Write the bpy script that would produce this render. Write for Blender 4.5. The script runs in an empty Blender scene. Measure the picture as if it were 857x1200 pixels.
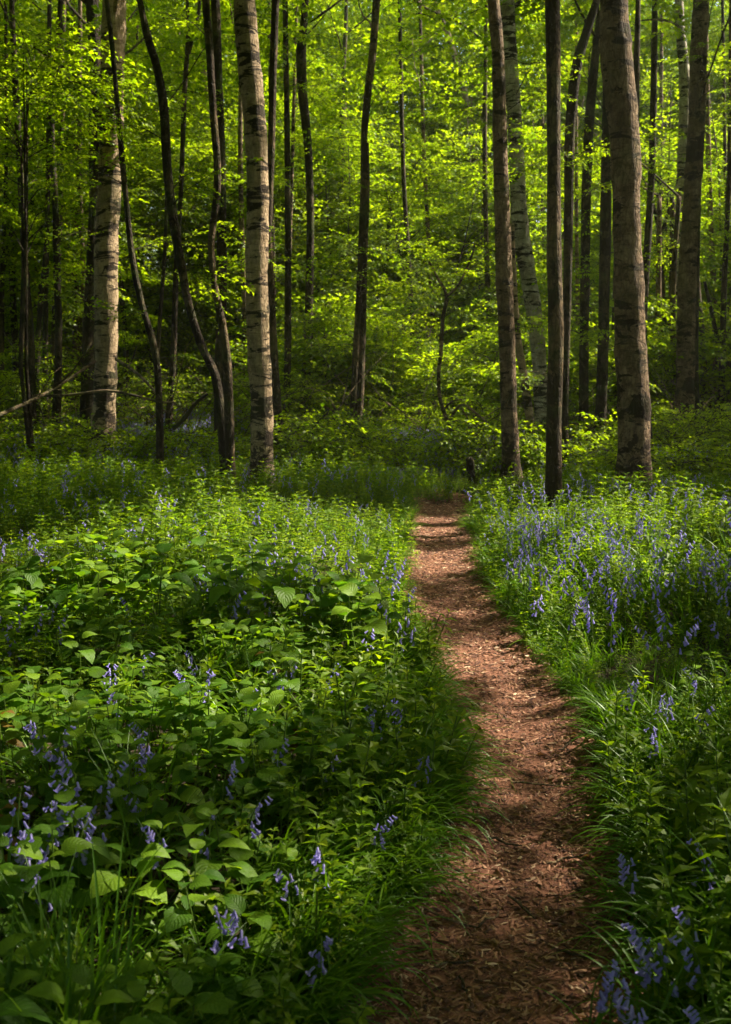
import bpy, math, random, zlib
import numpy as np
from mathutils import Vector, Matrix, Euler, noise as mnoise

random.seed(7)
rng = np.random.default_rng(11)
scene = bpy.context.scene
COL = scene.collection
R = math.radians

# ------------------------------------------------------------------ camera
FPX, W, H, HORIZON, EYE = 1333.0, 857.0, 1200.0, 420.0, 1.6
PITCH = math.atan((H / 2 - HORIZON) / FPX)
cd = bpy.data.cameras.new("camera")
cd.sensor_fit = 'VERTICAL'; cd.sensor_height = 36.0; cd.sensor_width = 36.0
cd.lens = 36.0 * FPX / H
cd.clip_start = 0.05; cd.clip_end = 600
cam = bpy.data.objects.new("camera", cd); COL.objects.link(cam)
cam.location = (0, 0, EYE); cam.rotation_euler = (math.pi / 2 - PITCH, 0, 0)
scene.camera = cam
cd.dof.use_dof = True; cd.dof.focus_distance = 5.5; cd.dof.aperture_fstop = 6.3

# ------------------------------------------------------------------ light
SUN_EL, SUN_AZ = R(50), R(70)          # azimuth from +Y towards +X
S = np.array([math.cos(SUN_EL) * math.sin(SUN_AZ), math.cos(SUN_EL) * math.cos(SUN_AZ), math.sin(SUN_EL)])
world = bpy.data.worlds.new("World"); scene.world = world; world.use_nodes = True
wn = world.node_tree.nodes; wl = world.node_tree.links
for n in list(wn): wn.remove(n)
sky = wn.new("ShaderNodeTexSky"); sky.sky_type = 'NISHITA'; sky.sun_disc = False
sky.air_density = 1.0; sky.dust_density = 3.0; sky.ozone_density = 0.3
sky.sun_elevation = SUN_EL; sky.sun_rotation = SUN_AZ
bg = wn.new("ShaderNodeBackground"); bg.inputs[1].default_value = 0.15
wo = wn.new("ShaderNodeOutputWorld")
wl.new(sky.outputs[0], bg.inputs[0]); wl.new(bg.outputs[0], wo.inputs[0])
sd = bpy.data.lights.new("sun", 'SUN'); sd.energy = 5.0; sd.angle = R(0.5); sd.color = (1.0, 0.90, 0.72)
so = bpy.data.objects.new("sun", sd); COL.objects.link(so)
so.rotation_euler = Vector(S).to_track_quat('Z', 'Y').to_euler(); so.location = (20, 10, 30)
scene.view_settings.view_transform = 'Standard'; scene.view_settings.look = 'None'
scene.view_settings.gamma = 1.0; scene.view_settings.exposure = 1.85
scene.render.engine = 'CYCLES'
cy = scene.cycles
cy.max_bounces = 6; cy.diffuse_bounces = 3; cy.glossy_bounces = 1; cy.transmission_bounces = 4
cy.transparent_max_bounces = 4; cy.caustics_reflective = False; cy.caustics_refractive = False
cy.sample_clamp_indirect = 3.0
cy.use_denoising = True
try:
    cy.denoiser = 'OPENIMAGEDENOISE'; cy.denoising_prefilter = 'ACCURATE'
except Exception: pass

# ------------------------------------------------------------------ pixel <-> place
CP, SP = math.cos(PITCH), math.sin(PITCH)
def ray(px, py):
    u = (px - W / 2) / FPX; v = (H / 2 - py) / FPX
    return np.array([u, CP + v * SP, v * CP - SP])
def ground_at(px, py, z=0.0):
    d = ray(px, py); t = (z - EYE) / d[2]
    return d[0] * t, d[1] * t
def at_depth(px, py, Y):
    d = ray(px, py); t = Y / d[1]
    return np.array([d[0] * t, Y, EYE + d[2] * t])
def to_px(P):
    P = np.atleast_2d(P).astype(float); x = P[:, 0]; y = P[:, 1]; z = P[:, 2] - EYE
    dep = y * CP - z * SP; up = y * SP + z * CP
    dep = np.maximum(dep, 0.01)
    return W / 2 + FPX * x / dep, H / 2 - FPX * up / dep

# ------------------------------------------------------------------ value noise (vectorised)
_tab = rng.random((64, 64))
def vnoise(x, y, s=1.0, o=0.0):
    x = np.asarray(x, float) * s + o; y = np.asarray(y, float) * s + o * 1.7
    xi = np.floor(x).astype(int); yi = np.floor(y).astype(int); fx = x - xi; fy = y - yi
    fx = fx * fx * (3 - 2 * fx); fy = fy * fy * (3 - 2 * fy)
    a = _tab[xi % 64, yi % 64]; b = _tab[(xi + 1) % 64, yi % 64]
    c = _tab[xi % 64, (yi + 1) % 64]; d = _tab[(xi + 1) % 64, (yi + 1) % 64]
    return (a * (1 - fx) + b * fx) * (1 - fy) + (c * (1 - fx) + d * fx) * fy

# ------------------------------------------------------------------ path line
_rows = [(1290, 400, 748), (1200, 412, 736), (1150, 440, 734), (1100, 475, 734), (1050, 506, 730), (1000, 534, 712), (950, 547, 704), (900, 545, 700),
         (850, 534, 672), (800, 515, 632), (750, 499, 597), (700, 489, 567), (650, 488, 549), (620, 491, 545), (588, 493, 545)]
_py, _pc, _pw = [], [], []
for r_, a_, b_ in _rows:
    xa, ya = ground_at(a_, r_); xb, yb = ground_at(b_, r_)
    _py.append(ya); _pc.append((xa + xb) / 2); _pw.append((xb - xa) / 2)
_py = [-6.0] + _py + [15.0, 18.0, 40.0]; _pc = [_pc[0] - 1.2] + _pc + [_pc[-1] - 0.55, _pc[-1] - 2.4, _pc[-1] - 16]
_pw = [0.32] + _pw + [0.25, 0.25, 0.25]
_pw = [w + .002 for w in _pw]
_py = np.array(_py); _pc = np.array(_pc); _pw = np.array(_pw)
def pc(y): return np.interp(y, _py, _pc)
def pw(y): return np.interp(y, _py, _pw)
def pdist(x, y):               # distance outside the path's edge
    return np.abs(np.asarray(x) - pc(y)) - pw(y)
def gz(x, y):                  # height of the ground
    x = np.asarray(x, float); y = np.asarray(y, float)
    e = np.clip((pdist(x, y) + 0.05) / 1.1, 0, 1); e = e * e * (3 - 2 * e)
    far = np.clip((y - 14) / 20, 0, 1)
    return e * (0.10 + 0.10 * (vnoise(x, y, 0.55, 3) - 0.4)) + 0.05 * (vnoise(x, y, 1.9, 9) - 0.5) * e + far * 0.15 * vnoise(x, y, 0.12, 5)

# ------------------------------------------------------------------ where gaps are cut in the canopy to place the sun patches
# (px, py, rx, ry, strength): sunlit patches of the forest floor
FLOOR = [(420, 625, 80, 34, 1.5), (330, 632, 100, 34, 1.5), (240, 628, 110, 28, 1.3), (110, 622, 110, 22, .8), (395, 590, 80, 14, .9), (450, 665, 45, 45, .8),
         (80, 695, 80, 18, .95), (20, 705, 60, 14, .7), (360, 722, 30, 10, .7), (180, 600, 120, 12, .6), (195, 560, 70, 10, .5), (60, 640, 60, 14, .6),
         (520, 627, 30, 6, 1), (520, 668, 40, 13, 1.1), (522, 700, 40, 9, 1), (540, 736, 45, 9, .9), (560, 775, 46, 14, 1), (590, 812, 36, 8, .7),
         (600, 868, 60, 12, .9), (615, 905, 80, 14, 1.15), (630, 958, 70, 10, .8), (620, 1000, 62, 9, .75), (560, 1035, 55, 9, .6), (680, 1035, 45, 8, .5),
         (600, 1110, 50, 7, .35), (500, 960, 46, 30, 1.0), (475, 1040, 50, 34, 1.0), (520, 890, 30, 22, .6), (470, 800, 40, 20, .6), (440, 760, 34, 12, .7),
         (660, 590, 70, 14, .9), (800, 592, 70, 14, .75), (600, 618, 38, 18, .9), (640, 655, 50, 16, .7), (700, 640, 60, 12, .7), (620, 700, 40, 16, .9),
         (700, 690, 50, 12, .55), (640, 745, 48, 24, 1.1), (690, 790, 48, 26, 1.1), (740, 740, 60, 12, .5), (695, 850, 44, 24, 1.1), (740, 905, 44, 20, .9), (800, 660, 45, 12, .55),
         (740, 960, 44, 18, .8), (790, 1000, 40, 10, .4), (845, 1040, 22, 18, .95), (775, 1115, 60, 26, .8), (800, 1090, 30, 14, .5),
         (85, 985, 42, 26, 1.05), (140, 1045, 44, 18, .85), (30, 1010, 26, 14, .6), (330, 1045, 60, 20, .55), (230, 1050, 22, 16, .6), (180, 775, 34, 10, .8), (250, 830, 34, 12, .7),
         (300, 850, 40, 14, .5), (400, 880, 36, 14, .5), (120, 860, 40, 10, .4), (60, 905, 30, 10, .4), (350, 945, 50, 12, .4), (200, 940, 40, 12, .3), (440, 1130, 50, 16, .4),
         (180, 1160, 50, 16, .3), (690, 620, 60, 14, .9), (760, 640, 70, 14, .8), (830, 650, 40, 14, .7), (760, 700, 60, 14, .7), (820, 740, 50, 14, .7), (800, 800, 50, 16, .65), (760, 860, 50, 14, .6), (820, 900, 40, 14, .5), (300, 740, 90, 16, .75), (130, 760, 80, 12, .75), (380, 800, 60, 16, .75), (240, 790, 60, 12, .7), (60, 840, 50, 12, .6), (180, 880, 50, 12, .55), (270, 900, 50, 12, .5), (60, 790, 50, 14, .7), (330, 780, 50, 12, .6), (260, 740, 40, 10, .6), (420, 830, 40, 14, .65), (200, 690, 60, 12, .6), (120, 830, 40, 10, .5), (260, 1000, 60, 16, .45), (430, 960, 40, 16, .5), (120, 1120, 60, 20, .4), (320, 1130, 60, 20, .4), (300, 545, 80, 8, .6), (490, 505, 110, 10, .75), (190, 492, 60, 8, .7), (700, 520, 60, 8, .6), (640, 470, 30, 8, .7), (470, 450, 50, 14, .9), (430, 470, 40, 10, .6)]
def floor_light(px, py):
    L = np.zeros_like(px)
    for cx, cy_, rx, ry, s in FLOOR:
        d = ((px - cx) / rx) ** 2 + ((py - cy_) / ry) ** 2
        L = np.maximum(L, s * np.exp(-0.7 * d))
    return L
SHAFT = []
gx, gy = np.meshgrid(np.arange(-9, 9, 0.13), np.arange(2.2, 26, 0.13))
gx = gx.ravel(); gy = gy.ravel()
onp = pdist(gx, gy) < 0.05
zz = np.where(onp, 0.0, gz(gx, gy) + 0.27)
ppx, ppy = to_px(np.stack([gx, gy, zz], 1))
L = floor_light(ppx, ppy)
nz = 0.62 * vnoise(gx * 0.7, gy, 2.6, 1) + 0.38 * vnoise(gx, gy, 6.5, 21)
ok = np.where(onp, L * (0.72 + 0.4 * nz) > 0.80, L * (0.6 + nz) > 0.60) & (ppx > -160) & (ppx < 1010)
for x, y, z in zip(gx[ok], gy[ok], zz[ok]): SHAFT.append((x, y, z, 0.07 + 0.005 * y))
# sunlit leafage behind: (px, py, rx, ry, depth)
WALL = [(520, 250, 95, 140, 26), (600, 150, 110, 150, 26), (480, 120, 80, 80, 26), (520, 380, 70, 30, 24), (640, 300, 70, 90, 24), (660, 60, 90, 80, 28),
        (420, 300, 45, 60, 25), (380, 120, 50, 90, 26), (385, 330, 40, 50, 24), (300, 330, 25, 40, 22), (800, 80, 90, 90, 26), (770, 180, 60, 60, 24), (790, 330, 50, 40, 22), (690, 180, 60, 80, 25),
        (235, 200, 40, 55, 24), (160, 180, 30, 45, 24), (50, 100, 40, 50, 20), (40, 60, 30, 30, 18), (90, 110, 22, 20, 17), (180, 300, 25, 25, 22), (620, 400, 24, 24, 22), (700, 420, 24, 30, 20), (840, 150, 30, 90, 22),
        (440, 480, 60, 20, 20), (380, 400, 40, 14, 22), (560, 120, 220, 130, 36), (330, 120, 120, 130, 36), (800, 150, 100, 150, 36)]
wx, wz = np.meshgrid(np.arange(-16, 16, 0.42), np.arange(0.2, 15, 0.42)); wx = wx.ravel(); wz = wz.ravel()
for cx, cy_, rx, ry, D in WALL:
    for dd in (-1.5, 1.5):
        q, w_ = to_px(np.stack([wx, np.full_like(wx, D + dd), wz], 1))
        nn = vnoise(wx, wz, 0.9, D) + .15
        k = ((q - cx) / rx) ** 2 + ((w_ - cy_) / ry) ** 2 < 0.5 + nn
        for x, z in zip(wx[k], wz[k]): SHAFT.append((x, D + dd, z, 0.40))
def trunk_shaft(pts, D, r=0.3):
    for px, py in pts: SHAFT.append((*at_depth(px, py, D), r))
trunk_shaft([(745, y) for y in range(0, 545, 14) if (y // 56) % 3 != 2], 11.5, .27)
trunk_shaft([(308, y) for y in range(225, 560, 16)], 12.4, .26)
trunk_shaft([(300, 90), (298, 60), (300, 150)], 12.4, .2)
trunk_shaft([(130, y) for y in (170, 200, 250, 270, 330, 380, 400, 450, 470, 500)], 16.5, .27)
trunk_shaft([(650, 530), (650, 560), (604, 390), (612, 420), (622, 470), (618, 360), (606, 260), (256, 180), (256, 220), (252, 330), (530, 60), (540, 80), (515, 30)], 14, .3)
SH = np.array(SHAFT)
EU = np.cross(S, [0, 0, 1.0]); EU /= np.linalg.norm(EU); EV = np.cross(EU, S)
SHu, SHv, SHr, SHs = SH[:, :3] @ EU, SH[:, :3] @ EV, SH[:, 3], SH[:, :3] @ S
# raster of the plane square to the sun: distance to the nearest shaft and how far down its target lies
RES = 0.06
U0, V0 = SHu.min() - 3, SHv.min() - 3; NU, NV = int((SHu.max() + 3 - U0) / RES), int((SHv.max() + 3 - V0) / RES)
def _paint(pad):
    """lowest target depth reached by any shaft widened by pad, per cell"""
    A = np.full((NU, NV), 1e9)
    for u, v, r, q in zip(SHu, SHv, SHr, SHs):
        rr = r + pad; i0, i1 = int((u - rr - U0) / RES), int((u + rr - U0) / RES) + 1; j0, j1 = int((v - rr - V0) / RES), int((v + rr - V0) / RES) + 1
        ii = U0 + np.arange(i0, i1)[:, None] * RES - u; jj = V0 + np.arange(j0, j1)[None] * RES - v
        B = A[i0:i1, j0:j1]; np.minimum(B, np.where(ii ** 2 + jj ** 2 < rr * rr, q, 1e9), out=B)
    return A
_rasters = {}
def in_shaft(P, pad, gap=0.8):
    if pad not in _rasters: _rasters[pad] = _paint(pad)
    A = _rasters[pad]; P = np.atleast_2d(P); i = ((P @ EU - U0) / RES).astype(int); j = ((P @ EV - V0) / RES).astype(int)
    inside = (i >= 0) & (i < NU) & (j >= 0) & (j < NV); q = np.full(len(P), 1e9); q[inside] = A[i[inside], j[inside]]
    return P @ S > q + gap

# ------------------------------------------------------------------ materials
def new_mat(name):
    m = bpy.data.materials.new(name); m.use_nodes = True
    for n in list(m.node_tree.nodes): m.node_tree.nodes.remove(n)
    return m, m.node_tree.nodes, m.node_tree.links
def ramp(nodes, stops):
    r = nodes.new("ShaderNodeValToRGB"); e = r.color_ramp.elements
    while len(e) < len(stops): e.new(0.5)
    for k, (p, c) in enumerate(stops):
        e[k].position = p; e[k].color = (*c, 1) if len(c) == 3 else c
    return r
def noise_node(nodes, links, vec, scale, detail=4, rough=0.55, dist=0.0):
    n = nodes.new("ShaderNodeTexNoise"); n.inputs['Scale'].default_value = scale; n.inputs['Detail'].default_value = detail
    n.inputs['Roughness'].default_value = rough; n.inputs['Distortion'].default_value = dist
    if vec is not None: links.new(vec, n.inputs['Vector'])
    return n
def leaf_mat(name, stops, trans=0.45, tint=(1.25, 1.15, 0.45), gloss=0.07, rough=0.42, veins=False, island=True, blotch=True):
    m, N, K = new_mat(name)
    geo = N.new("ShaderNodeNewGeometry"); oi = N.new("ShaderNodeObjectInfo")
    add = N.new("ShaderNodeMath"); add.operation = 'ADD'
    mul = N.new("ShaderNodeMath"); mul.operation = 'MULTIPLY'; mul.inputs[1].default_value = 0.6 if island else 0.0
    mul2 = N.new("ShaderNodeMath"); mul2.operation = 'MULTIPLY'; mul2.inputs[1].default_value = 0.4 if island else 1.0
    if island: K.new(geo.outputs['Random Per Island'], mul.inputs[0])
    else: mul.inputs[0].default_value = 0
    K.new(oi.outputs['Random'], mul2.inputs[0]); K.new(mul.outputs[0], add.inputs[0]); K.new(mul2.outputs[0], add.inputs[1])
    r = ramp(N, stops); K.new(add.outputs[0], r.inputs[0])
    col = r.outputs[0]
    bump = None
    if veins:
        uv = N.new("ShaderNodeUVMap"); uv.uv_map = "UVMap"
        sep = N.new("ShaderNodeSeparateXYZ"); K.new(uv.outputs[0], sep.inputs[0])
        # side veins slant towards the tip: phase = v*n - |u-.5|*k
        sub = N.new("ShaderNodeMath"); sub.operation = 'SUBTRACT'; K.new(sep.outputs[0], sub.inputs[0]); sub.inputs[1].default_value = 0.5
        ab = N.new("ShaderNodeMath"); ab.operation = 'ABSOLUTE'; K.new(sub.outputs[0], ab.inputs[0])
        m1 = N.new("ShaderNodeMath"); m1.operation = 'MULTIPLY'; K.new(sep.outputs[1], m1.inputs[0]); m1.inputs[1].default_value = 46.0
        m2 = N.new("ShaderNodeMath"); m2.operation = 'MULTIPLY'; K.new(ab.outputs[0], m2.inputs[0]); m2.inputs[1].default_value = 34.0
        s2 = N.new("ShaderNodeMath"); s2.operation = 'SUBTRACT'; K.new(m1.outputs[0], s2.inputs[0]); K.new(m2.outputs[0], s2.inputs[1])
        sn = N.new("ShaderNodeMath"); sn.operation = 'SINE'; K.new(s2.outputs[0], sn.inputs[0])
        mid = N.new("ShaderNodeMapRange"); K.new(ab.outputs[0], mid.inputs[0]); mid.inputs[1].default_value = 0.0; mid.inputs[2].default_value = 0.05
        mid.inputs[3].default_value = -2.0; mid.inputs[4].default_value = 0.0
        ad = N.new("ShaderNodeMath"); ad.operation = 'ADD'; K.new(sn.outputs[0], ad.inputs[0]); K.new(mid.outputs[0], ad.inputs[1])
        bump = N.new("ShaderNodeBump"); bump.inputs['Strength'].default_value = 0.4; bump.inputs['Distance'].default_value = 0.0012
        K.new(ad.outputs[0], bump.inputs['Height'])
        vr = N.new("ShaderNodeMapRange"); K.new(sn.outputs[0], vr.inputs[0]); vr.inputs[1].default_value = -1; vr.inputs[2].default_value = -0.75
        vr.inputs[3].default_value = 0.16; vr.inputs[4].default_value = 0.0
        mc = N.new("ShaderNodeMix"); mc.data_type = 'RGBA'; K.new(vr.outputs[0], mc.inputs[0]); K.new(col, mc.inputs[6]); mc.inputs[7].default_value = (0.17, 0.24, 0.07, 1)
        col = mc.outputs[2]
    if blotch:
        tc = N.new("ShaderNodeTexCoord"); nt = noise_node(N, K, tc.outputs['Object'], 22 if veins else 5, 3)
        hv = N.new("ShaderNodeHueSaturation"); mr = N.new("ShaderNodeMapRange"); K.new(nt.outputs[0], mr.inputs[0])
        mr.inputs[1].default_value = 0.3; mr.inputs[2].default_value = 0.7; mr.inputs[3].default_value = 0.75; mr.inputs[4].default_value = 1.25
        K.new(mr.outputs[0], hv.inputs['Value']); K.new(col, hv.inputs['Color']); col = hv.outputs[0]
    d = N.new("ShaderNodeBsdfDiffuse"); K.new(col, d.inputs[0])
    t = N.new("ShaderNodeBsdfTranslucent"); mt = N.new("ShaderNodeMix"); mt.data_type = 'RGBA'; mt.blend_type = 'MULTIPLY'; mt.inputs[0].default_value = 1
    K.new(col, mt.inputs[6]); mt.inputs[7].default_value = (*[2.1 * v for v in tint], 1); K.new(mt.outputs[2], t.inputs[0])
    g = N.new("ShaderNodeBsdfGlossy"); g.inputs['Roughness'].default_value = rough; g.inputs[0].default_value = (0.9, 0.95, 0.85, 1)
    if bump is not None:
        K.new(bump.outputs[0], d.inputs['Normal']); K.new(bump.outputs[0], g.inputs['Normal'])
    mx = N.new("ShaderNodeMixShader"); mx.inputs[0].default_value = trans; K.new(d.outputs[0], mx.inputs[1]); K.new(t.outputs[0], mx.inputs[2])
    mg = N.new("ShaderNodeMixShader"); mg.inputs[0].default_value = gloss; K.new(mx.outputs[0], mg.inputs[1]); K.new(g.outputs[0], mg.inputs[2])
    o = N.new("ShaderNodeOutputMaterial"); K.new(mg.outputs[0], o.inputs[0])
    return m
def bark_mat(name, base, dark, band=0.5, band_scale=9.0, moss=0.15, rough_scale=30.0, pale=None, crack=0.25):
    """bark: base colour, dark cross bands and cracks, some moss; bands run round the trunk"""
    m, N, K = new_mat(name)
    tc = N.new("ShaderNodeTexCoord"); mp = N.new("ShaderNodeMapping"); K.new(tc.outputs['Object'], mp.inputs[0]); mp.inputs['Scale'].default_value = (1.3, 1.3, band_scale)
    n1 = noise_node(N, K, mp.outputs[0], 2.1, 8, 0.68, 0.6)
    r1 = ramp(N, [(0.0, (0, 0, 0)), (0.58 - 0.38 * band, (0, 0, 0)), (0.605 - 0.38 * band, (1, 1, 1)), (1, (1, 1, 1))])
    nl = noise_node(N, K, tc.outputs['Object'], 1.4, 3); ml_ = N.new("ShaderNodeMath"); ml_.operation = 'MULTIPLY_ADD'; K.new(nl.outputs[0], ml_.inputs[0]); ml_.inputs[1].default_value = 0.45; ml_.inputs[2].default_value = -0.225
    al_ = N.new("ShaderNodeMath"); al_.operation = 'ADD'; K.new(n1.outputs[0], al_.inputs[0]); K.new(ml_.outputs[0], al_.inputs[1]); K.new(al_.outputs[0], r1.inputs[0])
    mp2 = N.new("ShaderNodeMapping"); K.new(tc.outputs['Object'], mp2.inputs[0]); mp2.inputs['Scale'].default_value = (6, 6, 34)
    n2 = noise_node(N, K, mp2.outputs[0], 1.3, 4, 0.6)
    r2 = ramp(N, [(0.0, (0.35, 0.32, 0.3)), (0.36, (0.6, 0.56, 0.52)), (0.44, (1, 1, 1))]); K.new(n2.outputs[0], r2.inputs[0])
    n3 = noise_node(N, K, tc.outputs['Object'], 6.0, 8, 0.78)
    cb = ramp(N, [(0.32, tuple(0.45 * v for v in base)), (0.46, base), (0.66, pale or tuple(min(1, 1.35 * v) for v in base))]); K.new(n3.outputs[0], cb.inputs[0])
    ml = N.new("ShaderNodeMix"); ml.data_type = 'RGBA'; ml.blend_type = 'MULTIPLY'; ml.inputs[0].default_value = 0.9; K.new(cb.outputs[0], ml.inputs[6]); K.new(r2.outputs[0], ml.inputs[7])
    mb = N.new("ShaderNodeMix"); mb.data_type = 'RGBA'; K.new(r1.outputs[0], mb.inputs[0]); mb.inputs[6].default_value = (*dark, 1); K.new(ml.outputs[2], mb.inputs[7])
    # cracked dark plates near the foot
    sx = N.new("ShaderNodeSeparateXYZ"); K.new(tc.outputs['Object'], sx.inputs[0])
    mr = N.new("ShaderNodeMapRange"); K.new(sx.outputs[2], mr.inputs[0]); mr.inputs[1].default_value = 0.1; mr.inputs[2].default_value = 2.6; mr.inputs[3].default_value = 0.60; mr.inputs[4].default_value = 0.0
    vo = noise_node(N, K, tc.outputs['Object'], 7, 5, 0.7, 0.8)
    lt = N.new("ShaderNodeMath"); lt.operation = 'LESS_THAN'; K.new(vo.outputs[0], lt.inputs[0]); K.new(mr.outputs[0], lt.inputs[1])
    mf = N.new("ShaderNodeMath"); mf.operation = 'MULTIPLY'; K.new(lt.outputs[0], mf.inputs[0]); mf.inputs[1].default_value = 0.9 if band > 0.3 else 0.2
    mc = N.new("ShaderNodeMix"); mc.data_type = 'RGBA'; K.new(mf.outputs[0], mc.inputs[0]); K.new(mb.outputs[2], mc.inputs[6]); mc.inputs[7].default_value = (*dark, 1)
    mpv = N.new("ShaderNodeMapping"); K.new(tc.outputs['Object'], mpv.inputs[0]); mpv.inputs['Scale'].default_value = (1, 1, 0.28)
    nd = noise_node(N, K, mpv.outputs[0], 14, 4, 0.6); mxv = N.new("ShaderNodeMix"); mxv.data_type = 'RGBA'; mxv.inputs[0].default_value = 0.06; K.new(mpv.outputs[0], mxv.inputs[6]); K.new(nd.outputs[1], mxv.inputs[7])
    vc = N.new("ShaderNodeTexVoronoi"); vc.feature = 'DISTANCE_TO_EDGE'; vc.inputs['Scale'].default_value = 26; K.new(mxv.outputs[2], vc.inputs['Vector'])
    cr = N.new("ShaderNodeMapRange"); K.new(vc.outputs[0], cr.inputs[0]); cr.inputs[1].default_value = 0.0; cr.inputs[2].default_value = 0.16; cr.inputs[3].default_value = crack; cr.inputs[4].default_value = 0.0
    mk = N.new("ShaderNodeMix"); mk.data_type = 'RGBA'; K.new(cr.outputs[0], mk.inputs[0]); K.new(mc.outputs[2], mk.inputs[6]); mk.inputs[7].default_value = (*dark, 1); mc = mk
    n4 = noise_node(N, K, tc.outputs['Object'], 2.3, 5, 0.65)
    rm = ramp(N, [(0.50, (0, 0, 0)), (0.68, (moss * 2.5,) * 3)]); K.new(n4.outputs[0], rm.inputs[0])
    mm = N.new("ShaderNodeMix"); mm.data_type = 'RGBA'; K.new(rm.outputs[0], mm.inputs[0]); K.new(mc.outputs[2], mm.inputs[6]); mm.inputs[7].default_value = (0.05, 0.07, 0.018, 1)
    n5 = noise_node(N, K, tc.outputs['Object'], rough_scale, 5, 0.7)
    ad = N.new("ShaderNodeMath"); ad.operation = 'MULTIPLY_ADD'; K.new(r1.outputs[0], ad.inputs[0]); ad.inputs[1].default_value = -0.5; K.new(n5.outputs[0], ad.inputs[2])
    ad2 = N.new('ShaderNodeMath'); ad2.operation = 'MULTIPLY_ADD'; K.new(cr.outputs[0], ad2.inputs[0]); ad2.inputs[1].default_value = -1.3; K.new(ad.outputs[0], ad2.inputs[2]); ad = ad2
    bp = N.new("ShaderNodeBump"); bp.inputs['Strength'].default_value = 0.8; bp.inputs['Distance'].default_value = 0.02; K.new(ad.outputs[0], bp.inputs['Height'])
    p = N.new("ShaderNodeBsdfPrincipled"); p.inputs['Roughness'].default_value = 0.85; p.inputs['Specular IOR Level'].default_value = 0.2
    K.new(mm.outputs[2], p.inputs['Base Color']); K.new(bp.outputs[0], p.inputs['Normal'])
    o = N.new("ShaderNodeOutputMaterial"); K.new(p.outputs[0], o.inputs[0])
    return m
def earth_mat(name, c1, c2, c3, s1=3.0, s2=45.0, bumpd=0.02):
    m, N, K = new_mat(name)
    tc = N.new("ShaderNodeTexCoord")
    n1 = noise_node(N, K, tc.outputs['Object'], s1, 6, 0.6); n2 = noise_node(N, K, tc.outputs['Object'], s2, 6, 0.7)
    mix = N.new("ShaderNodeMath"); mix.operation = 'MULTIPLY_ADD'; K.new(n2.outputs[0], mix.inputs[0]); mix.inputs[1].default_value = 0.65
    m0 = N.new("ShaderNodeMath"); m0.operation = 'MULTIPLY'; K.new(n1.outputs[0], m0.inputs[0]); m0.inputs[1].default_value = 0.35; K.new(m0.outputs[0], mix.inputs[2])
    r = ramp(N, [(0.33, c1), (0.5, c2), (0.66, c3)]); K.new(mix.outputs[0], r.inputs[0])
    bp = N.new("ShaderNodeBump"); bp.inputs['Strength'].default_value = 0.9; bp.inputs['Distance'].default_value = bumpd; K.new(mix.outputs[0], bp.inputs['Height'])
    p = N.new("ShaderNodeBsdfPrincipled"); p.inputs['Roughness'].default_value = 0.9; p.inputs['Specular IOR Level'].default_value = 0.15
    K.new(r.outputs[0], p.inputs['Base Color']); K.new(bp.outputs[0], p.inputs['Normal'])
    o = N.new("ShaderNodeOutputMaterial"); K.new(p.outputs[0], o.inputs[0])
    return m

M = {}
M['tree_leaf'] = leaf_mat("beech_leaf", [(0, (0.052, 0.11, 0.003)), (0.5, (0.115, 0.175, 0.004)), (1, (0.16, 0.225, 0.008))], trans=0.62, gloss=0.012, tint=(1.34, 1.26, 0.34))
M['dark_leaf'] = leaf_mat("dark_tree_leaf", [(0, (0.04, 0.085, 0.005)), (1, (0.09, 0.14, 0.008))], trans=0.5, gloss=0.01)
M['broad_leaf'] = leaf_mat("broad_herb_leaf", [(0, (0.034, 0.095, 0.005)), (0.55, (0.068, 0.14, 0.006)), (1, (0.12, 0.20, 0.009))], trans=0.42, gloss=0.014, rough=0.5, veins=True, island=False, tint=(1.4, 1.24, 0.32))
M['shoot_leaf'] = leaf_mat("shoot_leaf", [(0, (0.05, 0.11, 0.005)), (0.6, (0.10, 0.165, 0.006)), (1, (0.17, 0.225, 0.010))], trans=0.52, gloss=0.012, rough=0.45, tint=(1.34, 1.26, 0.34))
M['strap_leaf'] = leaf_mat("strap_leaf", [(0, (0.034, 0.095, 0.004)), (0.7, (0.066, 0.14, 0.006)), (1, (0.11, 0.20, 0.009))], trans=0.42, gloss=0.018, rough=0.35, blotch=False, tint=(1.2, 1.15, 0.3))
M['brown_leaf'] = leaf_mat("bronze_leaf", [(0, (0.10, 0.05, 0.012)), (1, (0.17, 0.11, 0.02))], trans=0.4, gloss=0.015, veins=True, island=False, tint=(1.1, .8, .4))
M['stem'] = leaf_mat("green_stem", [(0, (0.05, 0.11, 0.012)), (1, (0.09, 0.13, 0.02))], trans=0.15, gloss=0.02, blotch=False)
M['bell'] = leaf_mat("bluebell_petal", [(0, (0.20, 0.17, 0.45)), (0.6, (0.31, 0.28, 0.57)), (1, (0.48, 0.43, 0.66))], trans=0.35, tint=(0.62, 0.58, 0.8), gloss=0.02, blotch=False)
M['birch'] = bark_mat("birch_bark", (0.30, 0.215, 0.13), (0.035, 0.024, 0.015), band=0.335, band_scale=5.0, moss=0.18, pale=(0.50, 0.37, 0.23))
M['birch_grey'] = bark_mat("grey_birch_bark", (0.34, 0.29, 0.22), (0.03, 0.024, 0.018), band=0.335, band_scale=6, moss=0.16, pale=(0.66, 0.61, 0.50))
M['birch_dark'] = bark_mat("rough_birch_bark", (0.15, 0.098, 0.058), (0.035, 0.022, 0.013), band=0.34, band_scale=3.4, moss=0.14, pale=(0.32, 0.225, 0.14), crack=0.45)
M['bark'] = bark_mat("brown_bark", (0.14, 0.095, 0.052), (0.04, 0.027, 0.016), band=0.2, band_scale=1.0, moss=0.25, crack=0.6)
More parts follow.
